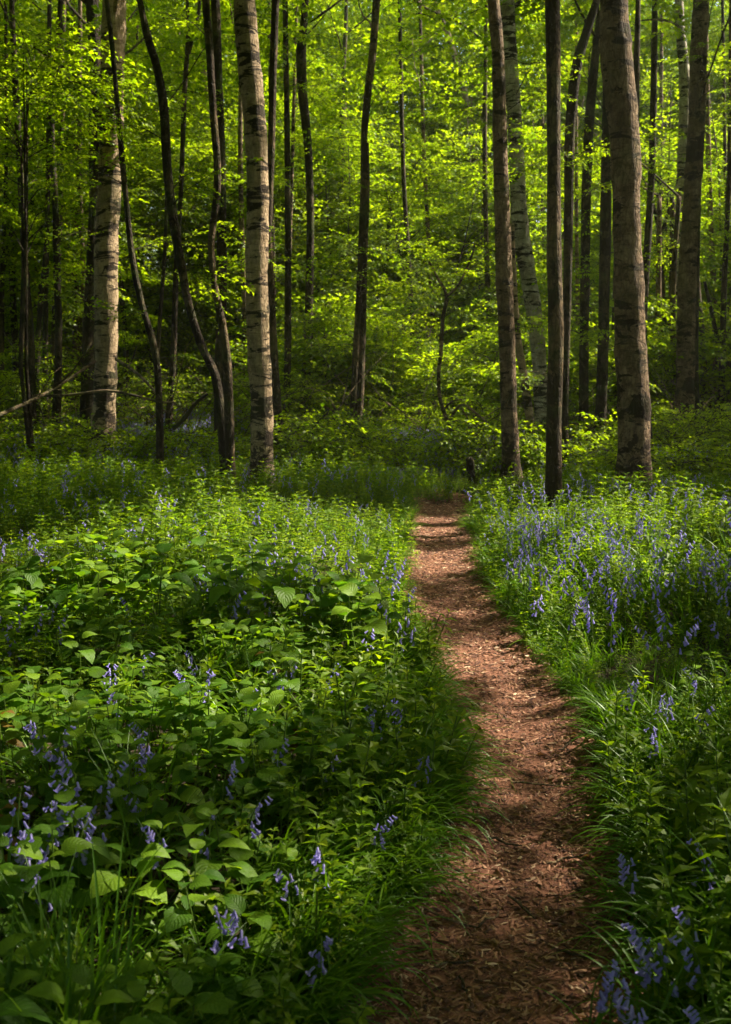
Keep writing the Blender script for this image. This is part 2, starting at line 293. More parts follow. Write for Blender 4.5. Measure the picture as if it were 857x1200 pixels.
M['bark_dark'] = bark_mat("dark_bark", (0.085, 0.060, 0.036), (0.028, 0.019, 0.012), band=0.2, band_scale=1.0, moss=0.3, crack=0.6)
M['wood'] = bark_mat("dead_branch_bark", (0.22, 0.155, 0.09), (0.05, 0.035, 0.02), band=0.2, band_scale=2.0, moss=0.2)
M['ground'] = earth_mat("forest_floor", (0.012, 0.010, 0.006), (0.030, 0.022, 0.012), (0.055, 0.040, 0.022), 1.6, 26)
M['path'] = earth_mat("path_earth", (0.058, 0.024, 0.014), (0.14, 0.060, 0.036), (0.28, 0.135, 0.082), 2.2, 62, 0.012)
def chip_mat():
    m, N, K = new_mat("wood_chip")
    geo = N.new("ShaderNodeNewGeometry")
    r = ramp(N, [(0, (0.038, 0.018, 0.012)), (0.35, (0.12, 0.05, 0.03)), (0.7, (0.25, 0.115, 0.066)), (0.93, (0.30, 0.17, 0.10)), (1.0, (0.48, 0.34, 0.22))]); K.new(geo.outputs['Random Per Island'], r.inputs[0])
    p = N.new("ShaderNodeBsdfPrincipled"); p.inputs['Roughness'].default_value = 0.8; p.inputs['Specular IOR Level'].default_value = 0.25
    K.new(r.outputs[0], p.inputs['Base Color']); o = N.new("ShaderNodeOutputMaterial"); K.new(p.outputs[0], o.inputs[0])
    return m
M['chip'] = chip_mat()
M['dead_leaf'] = leaf_mat('dead_leaf', [(0, (0.07, 0.035, 0.018)), (0.7, (0.17, 0.095, 0.045)), (1, (0.30, 0.20, 0.10))], trans=0.2, gloss=0.02, tint=(1, .8, .5), blotch=False)

# ------------------------------------------------------------------ mesh helpers
class MB:
    """collects vertices, faces, uvs and material slots of ONE mesh"""
    def __init__(s): s.v = []; s.f = []; s.uv = []; s.m = []
    def add(s, verts, faces, mat=0, uvs=None):
        o = len(s.v); s.v.extend([tuple(p) for p in verts])
        for f in faces:
            s.f.append(tuple(i + o for i in f)); s.m.append(mat)
            s.uv.extend([uvs[i] for i in f] if uvs is not None else [(0, 0)] * len(f))
    def mesh(s, name, mats, smooth=True):
        me = bpy.data.meshes.new(name); me.from_pydata(s.v, [], s.f)
        for m in mats: me.materials.append(m)
        me.polygons.foreach_set('material_index', s.m)
        me.polygons.foreach_set('use_smooth', [smooth] * len(s.f))
        uv = me.uv_layers.new(name="UVMap"); uv.data.foreach_set('uv', np.array(s.uv, 'f').ravel())
        me.update(); return me
def link(name, data, parent=None, loc=(0, 0, 0), rot=(0, 0, 0), scale=1.0):
    o = bpy.data.objects.new(name, data); COL.objects.link(o)
    o.location = loc; o.rotation_euler = rot
    o.scale = (scale,) * 3 if np.isscalar(scale) else scale
    if parent: o.parent = parent
    return o
def tag(o, label=None, cat=None, group=None, kind=None):
    if label: o['label'] = label
    if cat: o['category'] = cat
    if group: o['group'] = group
    if kind: o['kind'] = kind
    return o
def tube(mb, pts, rad, seg=8, mat=0, wob=0.0, cap=True, seed=0):
    pts = [Vector(p) for p in pts]; n = len(pts); vs = []; fs = []; uvs = []
    t = (pts[1] - pts[0]).normalized(); a = t.orthogonal().normalized(); ln = 0.0
    for i in range(n):
        t2 = (pts[min(i + 1, n - 1)] - pts[max(i - 1, 0)]).normalized()
        a = (a - t2 * a.dot(t2)).normalized(); b = t2.cross(a)
        if i: ln += (pts[i] - pts[i - 1]).length
        for k in range(seg):
            th = 2 * math.pi * k / seg; r = rad[i]
            if wob:
                q = Vector((math.cos(th) * 1.3 + seed, math.sin(th) * 1.3, ln * 1.6))
                r *= 1 + wob * (mnoise.noise(q) + 0.5 * mnoise.noise(q * 3.1))
            vs.append(pts[i] + (a * math.cos(th) + b * math.sin(th)) * r); uvs.append((k / seg, ln))
    for i in range(n - 1):
        for k in range(seg):
            fs.append((i * seg + k, i * seg + (k + 1) % seg, (i + 1) * seg + (k + 1) % seg, (i + 1) * seg + k))
    if cap: fs.append(tuple(range((n - 1) * seg, n * seg)))
    mb.add(vs, fs, mat, uvs)
def smooth_line(P, step):
    """Catmull-Rom through P (k, d) sampled about every step"""
    P = np.array(P, float); Q = np.vstack([2 * P[0] - P[1], P, 2 * P[-1] - P[-2]]); out = []
    for i in range(1, len(Q) - 2):
        n = max(1, int(np.linalg.norm(Q[i + 1][:3] - Q[i][:3]) / step))
        for t in np.arange(n) / n:
            out.append(0.5 * (2 * Q[i] + (Q[i + 1] - Q[i - 1]) * t + (2 * Q[i - 1] - 5 * Q[i] + 4 * Q[i + 1] - Q[i + 2]) * t * t + (3 * Q[i] - Q[i - 1] - 3 * Q[i + 1] + Q[i + 2]) * t ** 3))
    out.append(P[-1]); return np.array(out)
def frame_of(d, up=(0, 0, 1)):
    d = Vector(d).normalized(); x = d.cross(Vector(up))
    if x.length < 1e-3: x = Vector((1, 0, 0))
    x.normalize(); return x, d, x.cross(d).normalized()     # side, along, normal
def simple_leaf(mb, base, d, nrm, L, w, mat=0, droop=0.15, fold=0.18):
    """a small leaf of four faces, folded along its midrib"""
    d = Vector(d).normalized(); x = d.cross(Vector(nrm))
    if x.length < 1e-4: x = d.orthogonal()
    x.normalize(); n = x.cross(d); b = Vector(base); up = n * (fold * w)
    m = b + d * (L * .45) ; t = b + d * L - n * (droop * L)
    mb.add([b, m - x * (w / 2) + up, t, m + x * (w / 2) + up, m], [(0, 4, 1), (4, 2, 1), (0, 3, 4), (4, 3, 2)], mat)
def instancer(name, pts, rots, scls, idx, sources, parent=None, mats=None):
    """one object that scatters the source meshes on its own points with geometry nodes"""
    pts = np.asarray(pts, float)
    me = bpy.data.meshes.new(name); me.vertices.add(len(pts)); me.vertices.foreach_set('co', pts.ravel())
    a = me.attributes.new('turn', 'FLOAT_VECTOR', 'POINT'); a.data.foreach_set('vector', np.asarray(rots, float).ravel())
    a = me.attributes.new('size', 'FLOAT', 'POINT'); a.data.foreach_set('value', np.asarray(scls, float).ravel())
    a = me.attributes.new('pick', 'INT', 'POINT'); a.data.foreach_set('value', np.asarray(idx, int).ravel())
    me.update(); ob = link(name, me, parent)
    key = tuple(s.name for s in sources)
    if key not in instancer.cache:
        c = bpy.data.collections.new("source_" + sources[0].name)
        for s in sources: c.objects.link(s)
        ng = bpy.data.node_groups.new("scatter_" + sources[0].name, 'GeometryNodeTree')
        ng.interface.new_socket("Geometry", in_out='INPUT', socket_type='NodeSocketGeometry'); ng.interface.new_socket("Geometry", in_out='OUTPUT', socket_type='NodeSocketGeometry')
        gi = ng.nodes.new('NodeGroupInput'); go = ng.nodes.new('NodeGroupOutput')
        iop = ng.nodes.new('GeometryNodeInstanceOnPoints'); ci = ng.nodes.new('GeometryNodeCollectionInfo'); ci.inputs[0].default_value = c
        ci.inputs['Separate Children'].default_value = True; ci.inputs['Reset Children'].default_value = True
        na = []
        for nm, tp in (('turn', 'FLOAT_VECTOR'), ('size', 'FLOAT'), ('pick', 'INT')):
            q = ng.nodes.new('GeometryNodeInputNamedAttribute'); q.data_type = tp; q.inputs['Name'].default_value = nm; na.append(q)
        e2r = ng.nodes.new('FunctionNodeEulerToRotation'); ng.links.new(na[0].outputs[0], e2r.inputs[0])
        iop.inputs['Pick Instance'].default_value = True
        ng.links.new(gi.outputs[0], iop.inputs['Points']); ng.links.new(ci.outputs[0], iop.inputs['Instance']); ng.links.new(na[2].outputs[0], iop.inputs['Instance Index'])
        ng.links.new(e2r.outputs[0], iop.inputs['Rotation']); ng.links.new(na[1].outputs[0], iop.inputs['Scale']); ng.links.new(iop.outputs[0], go.inputs[0])
        instancer.cache[key] = ng
    md = ob.modifiers.new("scatter", 'NODES'); md.node_group = instancer.cache[key]
    return ob
instancer.cache = {}
def source(name, me): return bpy.data.objects.new(name, me)      # kept out of the scene

# ------------------------------------------------------------------ ground and path
def make_ground():
    xs = np.unique(np.concatenate([np.linspace(-90, -9, 28), np.arange(-9, 9.01, 0.12), np.linspace(9, 90, 28)]))
    ys = np.unique(np.concatenate([np.linspace(-20, 1.5, 12), np.arange(1.5, 15, 0.12), np.arange(15, 35, 0.4), np.linspace(35, 160, 40)]))
    X, Y = np.meshgrid(xs, ys); Z = gz(X, Y) - np.where(pdist(X, Y) < 0.12, 0.045, 0.0)
    nx, ny = len(xs), len(ys); co = np.stack([X, Y, Z], -1).reshape(-1, 3)
    i = np.arange(nx * ny).reshape(ny, nx); q = np.stack([i[:-1, :-1], i[:-1, 1:], i[1:, 1:], i[1:, :-1]], -1).reshape(-1, 4)
    me = bpy.data.meshes.new("ground"); me.from_pydata(co.tolist(), [], q.tolist()); me.materials.append(M['ground'])
    me.polygons.foreach_set('use_smooth', [True] * len(me.polygons))
    tag(link("ground", me), kind='structure', label="dark leaf-littered forest floor under the plants")
make_ground()
def path_z(x, y):
    e = np.clip((pdist(x, y) + 0.16) / 0.16, 0, 1)
    return 0.004 + 0.022 * (vnoise(x, y, 1.3, 2) - 0.5) + 0.012 * (vnoise(x, y, 5.0, 8) - 0.5) + 0.006 * (vnoise(x, y, 19.0, 4) - 0.5) + 0.02 * e * e
def make_path():
    ys = np.concatenate([np.arange(-5, 2, 0.5), np.arange(2, 9, 0.03), np.arange(9, 20, 0.1)]); ts = np.linspace(-1, 1, 29)
    co = []
    for y in ys:
        w = pw(y) + 0.14 + 0.04 * math.sin(y * 3.1)
        for t in ts:
            x = float(pc(y) + t * w); co.append((x, float(y), float(path_z(x, y))))
    n = len(ts); fs = [(r * n + k, r * n + k + 1, (r + 1) * n + k + 1, (r + 1) * n + k) for r in range(len(ys) - 1) for k in range(n - 1)]
    me = bpy.data.meshes.new("path"); me.from_pydata(co, [], fs); me.materials.append(M['path']); me.polygons.foreach_set('use_smooth', [True] * len(fs))
    tag(link("path", me), kind='structure', label="narrow reddish brown woodchip footpath")
make_path()
def make_litter():
    n = 42000
    y = 2.1 + 11 * rng.random(n) ** 2.1; x = pc(y) + (rng.random(n) * 2 - 1) * (pw(y) + 0.10)
    z = path_z(x, y) + 0.002 + 0.004 * rng.random(n)
    L = (0.006 + 0.028 * rng.random(n) ** 2.2) * (0.8 + 0.07 * y); w = L * (0.10 + 0.35 * rng.random(n)); a = rng.random(n) * math.pi
    long = rng.random(n) < 0.05; L[long] *= 2.2; w[long] = 0.0035
    ti = (rng.random(n) - 0.5) * 0.5; h = w * 0.35 + 0.0008
    d = np.stack([np.cos(a), np.sin(a), ti], 1); s = np.stack([-np.sin(a), np.cos(a), (rng.random(n) - .5) * .6], 1); up = np.array([0, 0, 1.0])
    c = np.stack([x, y, z], 1)
    V = np.stack([c - d * L[:, None] / 2 - s * w[:, None] / 2, c + d * L[:, None] / 2 - s * w[:, None] / 3, c + d * L[:, None] / 2 + s * w[:, None] / 3,
                  c - d * L[:, None] / 2 + s * w[:, None] / 2, c + up * h[:, None]], 1).reshape(-1, 3)
    b = (np.arange(n) * 5)[:, None]
    F = np.concatenate([b + np.array([[0, 1, 4]]), b + np.array([[1, 2, 4]]), b + np.array([[2, 3, 4]]), b + np.array([[3, 0, 4]])], 0)
    me = bpy.data.meshes.new("path_litter"); me.from_pydata(V.tolist(), [], F.tolist()); me.materials.append(M['chip'])
    tag(link("path_litter", me), "small reddish wood chips and leaf bits strewn over the path", "leaf litter", kind='stuff')
make_litter()
def fallen_leaves():
    mb = MB(); n = 420
    for i in range(n):
        y = 2.2 + 8 * rng.random() ** 1.6; sd_ = rng.choice((-1, 1)); x = float(pc(y) + sd_ * (pw(y) + .05) * (1 - abs(rng.normal(0, .35)))); a = rng.uniform(0, 6.283); L = rng.uniform(.018, .045)
        simple_leaf(mb, (x, y, float(path_z(x, y)) + .006), (math.cos(a), math.sin(a), rng.uniform(0, .25)), (rng.normal(0, .35), rng.normal(0, .35), 1), L, L * .6, 0, rng.uniform(0, .3), .3)
    tag(link("fallen_leaves", mb.mesh("fallen_leaves", [M['dead_leaf']])), "curled tan and brown fallen leaves along the path", "fallen leaves", kind='stuff')
fallen_leaves()
TW = [((596, 1052), (628, 1078), "short dark twig lying slantwise near the middle of the path"), ((512, 1135), (560, 1128), "pale broken stick lying crosswise at the near left of the path"),
      ((540, 1150), (548, 1170), "short pale splinter of wood at the near end of the path"), ((560, 1090), (585, 1072), "thin brown twig on the lower path left of centre"),
      ((500, 1075), (560, 1092), "long dark twig across the left side of the lower path"), ((655, 1120), (690, 1126), "brown twig at the right side of the near path"),
      ((600, 915), (668, 922), "pale thin stick lying crosswise in the sunny patch of the path"), ((545, 818), (562, 838), "small green-brown twig on the left half of the mid path"),
      ((655, 878), (672, 870), "bent pale twig at the right edge of the path"), ((470, 1150), (476, 1185), "curved dark twig at the bottom left corner of the path"),
      ((572, 985), (610, 992), "dark stick in the shaded left part of the path"), ((640, 1012), (690, 1004), "thin brown stick pointing at the right-hand plants")]
for k, (a, b, lab) in enumerate(TW):
    xa, ya = ground_at(*a, 0.012); xb, yb = ground_at(*b, 0.012); mb = MB()
    P = [(xa + (xb - xa) * t + random.uniform(-.006, .006), ya + (yb - ya) * t + random.uniform(-.012, .012), 0.014 + float(path_z(xa + (xb - xa) * t, ya + (yb - ya) * t))) for t in np.linspace(0, 1, 6)]
    tube(mb, P, [0.0035, 0.0042, 0.0038, 0.0034, 0.003, 0.002], 6)
    mid = Vector(P[3]); tube(mb, [mid, mid + Vector((random.uniform(-.03, .03), random.uniform(.01, .04), 0.008))], [0.002, 0.0012], 5)
    tag(link("twig", mb.mesh("twig", [M['wood']])), lab, "twig", "twigs lying on the path")

# ------------------------------------------------------------------ leaf sprays for trees
def make_spray(name, seed, n_side=9, length=0.9, leaf=0.07, wide=0.5, hang=0.12, leaf_mat_='tree_leaf', per=7):
    rd = random.Random(seed); mb = MB()
    P = [Vector((0, t * length, 0.10 * math.sin(t * 2.4) * length - hang * t * t)) for t in np.linspace(0, 1, 6)]
    tube(mb, P, [0.006, 0.005, 0.004, 0.003, 0.002, 0.001], 3, 1, cap=False)
    for i in range(n_side):
        t = (i + 0.6) / n_side; k = t * 5; b = P[int(k)].lerp(P[min(5, int(k) + 1)], k % 1)
        sd_ = 1 if i % 2 else -1; l = wide * (1 - 0.75 * t) * rd.uniform(.7, 1.2); dr = Vector((sd_ * 0.85, 0.55, rd.uniform(-.12, .12))).normalized()
        e = b + dr * l - Vector((0, 0, hang * .4 * rd.random())); tube(mb, [b, e], [0.002, 0.001], 3, 1, cap=False)
        m = max(2, int(per * l / wide) + 1)
        for j in range(m):
            p = b.lerp(e, (j + 0.7) / m); s2 = 1 if j % 2 else -1
            ld = (dr + Vector((-sd_ * dr.y, sd_ * dr.x, 0)) * s2 * rd.uniform(.4, 1.0) + Vector((0, 0, rd.uniform(-.5, .25)))).normalized()
            nr = Vector((rd.uniform(-.55, .55), rd.uniform(-.55, .55), 1)); sz = leaf * rd.uniform(.65, 1.2)
            simple_leaf(mb, p, ld, nr, sz, sz * rd.uniform(.55, .72), 0, rd.uniform(0, .3))
    for j in range(3):
        simple_leaf(mb, P[-1], (rd.uniform(-.7, .7), 1, rd.uniform(-.4, .1)), (rd.uniform(-.4, .4), 0, 1), leaf, leaf * .6)
    return source(name, mb.mesh(name, [M[leaf_mat_], M['bark_dark']], smooth=False))
SPRAY = [make_spray("tree_spray_%d" % i, 100 + i, n_side=random.choice((8, 10, 12)), length=random.uniform(.7, 1.0), wide=random.uniform(.40, .58), leaf=0.088, per=8) for i in range(6)]
FARSPRAY = [make_spray("far_spray_%d" % i, 200 + i, n_side=11, length=1.1, wide=.7, leaf=0.12, per=7) for i in range(4)]
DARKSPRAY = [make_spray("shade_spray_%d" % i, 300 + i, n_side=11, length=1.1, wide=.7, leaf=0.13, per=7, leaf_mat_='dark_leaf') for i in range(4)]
CANSPRAY = [make_spray("canopy_spray_%d" % i, 400 + i, n_side=9, length=.46, wide=.30, leaf=0.105, per=4) for i in range(4)]

BRSPRAY = [make_spray("bramble_spray_%d" % i, 450 + i, n_side=7, length=.42, wide=.28, leaf=0.06, per=5) for i in range(4)]
# ------------------------------------------------------------------ trees
TREES = []       # (root, xy at height, height)
def line3(pix, D, lean=0.0):
    """pixel trace (px, py, width) -> points in the upright plane at depth D; radius in metres"""
    out = []
    for px, py, w in pix:
        p = at_depth(px, py, D); out.append((*p, max(0.006, w * .93 / 2 * D / FPX)))
    return out
def grow_up(P, top, taper=0.35, wander=0.35, rd=random):
    """continue a stem above the frame to its top"""
    P = [tuple(p) for p in P]; a, b = np.array(P[-2]), np.array(P[-1]); z0 = b[2]; d = (b - a)[:2] / max(0.2, (b - a)[2]); r0 = b[3]; n = 5
    if top <= z0 + 0.5: return P
    x, y = b[0], b[1]
    for i in range(1, n + 1):
        dz = (top - z0) / n; d = d * 0.6 + np.array([rd.uniform(-.06, .06), rd.uniform(-.06, .06)]) * wander
        x += d[0] * dz; y += d[1] * dz; P.append((x, y, z0 + dz * i, r0 * (1 - (1 - taper * .4) * i / n)))
    return P
def tree(name, label, cat, mat, D, stems, top=13.0, seg=14, group=None, base_flare=1.25, wob=0.06, limbs=3, crown=True, to_ground=True):
    """a tree: one empty, a trunk part per stem, limbs, and leafage hung on it later"""
    rd = random.Random(zlib.crc32(label.encode()) % 1000 + int(D * 100))
    ring = .035 if 'birch' in mat else .02
    first = stems[0]; low = at_depth(first[-1][0], first[-1][1], D); rx = low[0]; rz = float(gz(rx, D)); ROOT = Vector((rx, D, rz))
    root = link(name, None, loc=ROOT); root.empty_display_size = 0.3
    tag(root, label, cat, group)
    for si, st in enumerate(stems):
        P = line3(st, D + 0.02 * si)[::-1]             # foot first
        if to_ground and P[0][2] > rz - 0.05 and (si == 0 or st[-1][1] > 480):
            dz = P[0][2] - rz; q = np.array(P[1]) - np.array(P[0]); sl = q[:2] / max(.3, q[2])
            P = [(P[0][0] - sl[0] * dz * .5, P[0][1], rz - 0.08, P[0][3] * base_flare)] + ([(P[0][0] - sl[0] * dz * .2, P[0][1], rz + dz * .55, P[0][3] * (1 + (base_flare - 1) * .25))] if dz > .25 else []) + P
        if st[0][1] <= 5: P = grow_up(P, top * rd.uniform(.85, 1.05), rd=rd)
        Q = smooth_line(P, 0.075 if D < 20 else 0.3)
        yo = np.interp(Q[:, 2], [rz, rz + 2, rz + 4, rz + 7, rz + 12], [0] + [rd.uniform(-.10, .10) for _ in range(4)]); Q[:, 1] += yo * (0.4 if si == 0 else 1)
        rr = np.maximum(Q[:, 3], 0.004) * (1 + ring * np.abs(np.sin(Q[:, 2] * 5.3 + D)) ** 9 * 2 + rng.normal(0, ring * .35, len(Q)))
        rr = rr * (1 + .55 * np.exp(-np.maximum(Q[:, 2] - rz, 0) / .16) * (si == 0))
        mb = MB(); tube(mb, [Vector(q[:3]) - ROOT for q in Q], list(rr), seg, 0, wob, seed=rd.uniform(0, 50))
        link("trunk" if si == 0 else "stem", mb.mesh("trunk", [M[mat]]), root)
        if si == 0: axis = Q
    for k in range(limbs):
        zz_ = rd.uniform(6.2, max(7, top * .8)); i = int(np.argmin(abs(axis[:, 2] - zz_))); b = Vector(axis[i][:3]); r = float(axis[i][3])
        an = rd.uniform(0, 2 * math.pi); l = rd.uniform(1.2, 2.6); P = [b]
        dv = Vector((math.cos(an), math.sin(an), rd.uniform(.5, 1.1))).normalized()
        for j in range(5): P.append(P[-1] + dv * l / 5); dv = (dv + Vector((rd.uniform(-.2, .2), rd.uniform(-.2, .2), rd.uniform(-.05, .2)))).normalized()
        mb = MB(); tube(mb, [p - ROOT for p in P], [min(r * .35, .035) * (1 - j / 6.2) + .004 for j in range(6)], 6)
        link("limb", mb.mesh("limb", [M[mat]]), root)
    TREES.append((root, axis, top, crown, ROOT)); return root
G_BG = "thin dark trunks in the depth of the wood"
tree("birch_tree", "thick pale birch with dark bark bands, leftmost large white trunk", "birch tree", 'birch', 16.5,
     [[(134, -10, 28), (131, 100, 28), (129, 200, 28), (125, 300, 28), (125, 400, 28), (123, 470, 28), (121, 505, 30), (121, 530, 33)]], 14, 18, limbs=4, wob=.05)
tree("birch_tree", "sunlit buff birch standing left of centre at the edge of the bright plants", "birch tree", 'birch', 12.4,
     [[(286, -10, 25), (291, 60, 28), (297, 120, 27), (302, 200, 26), (302, 270, 27), (301, 330, 27), (303, 400, 28), (307, 480, 27), (307, 565, 30)]], 13, 18, limbs=4, wob=.045)
tree("birch_tree", "stout rough-barked birch right of the path with sunlit right edge", "birch tree", 'birch_dark', 11.5,
     [[(720, -10, 33), (723, 60, 37), (729, 120, 36), (734, 180, 36), (735, 260, 33), (737, 330, 36), (739, 400, 38), (743, 470, 40), (743, 530, 41), (742, 575, 44)]], 13, 22, limbs=4, wob=.07)
tree("young_tree", "slim straight smooth brown trunk between the path and the stout birch", "tree", 'bark', 10.5,
     [[(648, -10, 18), (649, 90, 17), (649, 200, 16), (649, 300, 18), (651, 400, 19), (649, 490, 19), (649, 585, 21)]], 12, 14, wob=.03)
tree("birch_tree", "dark shaded birch right of the path's far end, front one of a close pair", "birch tree", 'birch_dark', 13.7,
     [[(578, -10, 14), (584, 70, 15), (586, 170, 17), (589, 256, 19), (591, 330, 21), (594, 400, 20), (596, 460, 20), (599, 548, 22)]], 13, 14, wob=.05)
tree("birch_tree", "pale grey birch with black scars leaning behind the dark one near the path's far end", "birch tree", 'birch_grey', 17.0,
     [[(594, -10, 17), (599, 80, 17), (604, 150, 17), (609, 256, 20), (617, 310, 20), (626, 365, 19), (632, 420, 18), (634, 470, 18), (637, 530, 19)]], 13, 14, wob=.05)
tree("birch_tree", "thin leaning birch with sunlit right side squeezed between the pair of birches", "birch tree", 'birch', 15.2,
     [[(600, 262, 6), (602, 330, 8), (606, 390, 9), (612, 430, 10), (618, 470, 11), (624, 510, 12)]], 6, 10, limbs=0)
tree("young_tree", "dark forked trunk rising left then right behind the slim brown trunk", "tree", 'bark_dark', 14.5,
     [[(702, -10, 9), (690, 30, 11), (676, 80, 13), (669, 150, 13), (667, 230, 12), (665, 330, 11), (662, 430, 11), (660, 530, 13)]], 12, 10)
tree("young_tree", "dark mossy trunk between slim brown trunk and stout birch, nearer the slim one", "tree", 'bark_dark', 18.0,
     [[(702, 20, 8), (695, 90, 11), (690, 150, 12), (687, 230, 12), (686, 320, 12), (685, 400, 12), (684, 510, 13)]], 12, 10)
tree("young_tree", "dark trunk pressed close behind the left edge of the stout birch", "tree", 'bark_dark', 16.5,
     [[(712, -10, 10), (712, 120, 12), (710, 260, 14), (708, 340, 14), (706, 430, 14), (702, 525, 16)]], 12, 10)
tree("young_tree", "narrow dark stem just right of the stout birch's upper trunk", "tree", 'bark_dark', 15.0,
     [[(749, -10, 6), (747, 80, 8), (746, 170, 8), (747, 260, 7), (752, 360, 8), (757, 450, 8), (762, 530, 9)]], 12, 8)
tree("birch_tree", "broad dark birch near the right edge with ringed bark", "birch tree", 'birch_dark', 18.5,
     [[(823, -10, 18), (819, 60, 20), (817, 130, 20), (813, 200, 21), (808, 280, 22), (804, 360, 23), (803, 440, 24), (803, 515, 26)]], 14, 14)
tree("birch_tree", "paler slim birch immediately left of the broad dark birch at the right", "birch tree", 'birch_grey', 21.0,
     [[(795, -10, 10), (797, 40, 11), (802, 90, 13), (801, 160, 13), (797, 240, 11), (795, 320, 11), (793, 400, 11), (792, 500, 12)]], 13, 10)
tree("young_tree", "straight dark stem hugging the right side of the sunlit buff birch", "tree", 'bark', 14.2,
     [[(323, -10, 9), (320, 90, 9), (318, 180, 9), (315, 270, 9), (318, 340, 9), (321, 420, 11), (325, 480, 12), (327, 545, 13)]], 12, 10)
tree("young_tree", "knotty dark trunk standing alone left of the bright centre foliage", "tree", 'bark_dark', 20.5,
     [[(360, -10, 7), (356, 30, 9), (353, 60, 13), (355, 110, 12), (361, 170, 10), (364, 250, 9), (363, 330, 10), (360, 420, 11), (357, 505, 13)]], 12, 10, wob=.1)
tree("sapling", "twin thin stems crossing in front of the bright centre foliage", "sapling", 'bark', 18.5,
     [[(442, -10, 9), (437, 60, 9), (431, 110, 9), (427, 160, 8), (425, 230, 6), (422, 320, 7), (418, 400, 8), (413, 510, 9)],
      [(430, 168, 5), (430, 230, 7), (427, 300, 8), (425, 380, 9), (422, 460, 10), (419, 505, 10)]], 11, 8)
tree("young_tree", "strongly curved dark stem bending from upper left into a twin trunk", "tree", 'bark_dark', 12.7,
     [[(162, -10, 7), (172, 40, 9), (184, 80, 10), (192, 130, 11), (196, 200, 11), (202, 250, 12), (212, 310, 11), (222, 360, 10), (236, 405, 10), (252, 440, 11), (259, 490, 12), (264, 545, 13)]], 9, 12, limbs=1)
tree("young_tree", "grey green wavy stem with sunlit edge left of the sunlit buff birch", "tree", 'bark', 12.5,
     [[(241, -10, 9), (246, 60, 9), (250, 130, 9), (255, 190, 9), (254, 235, 9), (248, 285, 8), (252, 335, 8), (261, 380, 10), (267, 430, 11), (269, 490, 12), (270, 555, 13)]], 10, 12, limbs=2)
tree("young_tree", "dark upright trunk directly behind the wavy grey green stem", "tree", 'bark_dark', 16.0,
     [[(252, -10, 11), (256, 90, 10), (259, 180, 11), (260, 270, 12), (260, 350, 13), (258, 430, 14), (258, 515, 15)]], 12, 10)
tree("sapling", "thin stem leaning across the front of the thick pale birch", "sapling", 'bark_dark', 13.4,
     [[(124, -10, 5), (131, 50, 6), (136, 110, 6), (142, 180, 7), (149, 250, 7), (156, 310, 8), (167, 360, 8), (181, 410, 9), (186, 460, 9), (188, 545, 10)]], 8, 8, limbs=0)
tree("young_tree", "black shaded trunk against the left side of the thick pale birch", "tree", 'bark_dark', 18.5,
     [[(108, -10, 16), (112, 60, 16), (114, 120, 14), (113, 200, 12), (109, 270, 12), (106, 340, 12), (103, 420, 15), (102, 500, 18)]], 13, 12)
tree("young_tree", "mossy greenish trunk with one sunlit patch high up at the far left", "tree", 'bark', 23.0,
     [[(82, -10, 12), (82, 60, 13), (84, 130, 15), (89, 210, 15), (92, 300, 16), (92, 400, 15), (90, 485, 16)]], 14, 10)
tree("young_tree", "dark slender trunk third from the left edge, gently bowed", "tree", 'bark_dark', 18.0,
     [[(72, -10, 6), (68, 50, 6), (61, 100, 8), (61, 160, 7), (65, 240, 8), (67, 320, 9), (69, 400, 9), (66, 495, 12)]], 11, 8)
tree("young_tree", "dark crooked trunk close to the left edge of the view", "tree", 'bark_dark', 18.0,
     [[(14, -10, 6), (17, 60, 7), (20, 120, 8), (24, 190, 8), (27, 260, 8), (31, 330, 9), (36, 400, 10), (38, 495, 11)]], 11, 8)
tree("sapling", "thin forked black stem between the curved stem and the wavy stem", "sapling", 'bark_dark', 20.0,
     [[(219, -10, 4), (221, 40, 5), (217, 100, 6), (214, 170, 6), (211, 240, 6), (206, 320, 7), (203, 420, 8), (198, 490, 9)], [(236, -10, 3), (231, 22, 4), (221, 62, 5)]], 10, 8, limbs=1)
tree("sapling", "small bare Y-shaped sapling with a bent foot beyond the end of the path", "sapling", 'wood', 15.0,
     [[(503, 306, 2.5), (513, 325, 3), (523, 345, 4), (519, 375, 5), (517, 410, 5), (514, 440, 5), (516, 468, 5), (523, 490, 5), (532, 510, 5), (541, 530, 5)], [(556, 292, 2.5), (546, 318, 3), (536, 336, 3), (524, 347, 4)]], 4, 7, limbs=0, crown=False)
tree("leaning_trunk", "far pale leaning trunk catching sun near the top centre", "tree", 'birch', 30.0,
     [[(505, -10, 3), (515, 15, 5), (525, 40, 7), (533, 65, 7), (541, 90, 7), (552, 150, 8), (560, 230, 8), (566, 330, 9), (568, 440, 10)]], 12, 8)
tree("young_tree", "short length of dark far trunk visible high above the bright foliage", "tree", 'bark_dark', 27.0,
     [[(406, -10, 4), (405, 40, 5), (402, 90, 6), (400, 200, 6), (398, 330, 7), (396, 450, 8)]], 12, 8)
tree("young_tree", "faint pale trunk glimpsed in the gap above the wavy stem and buff birch", "tree", 'birch', 27.0,
     [[(232, -10, 6), (236, 60, 7), (243, 110, 8), (262, 240, 9), (276, 310, 9), (280, 360, 10), (282, 440, 10)]], 12, 8)
tree("young_tree", "thin dark forked tree right of the stout birch in the middle distance", "tree", 'bark_dark', 21.0,
     [[(757, 215, 4), (765, 240, 5), (772, 262, 6), (775, 300, 6), (777, 380, 7), (779, 490, 8)], [(790, 228, 3), (783, 250, 4), (775, 275, 5)]], 8, 7, limbs=1)
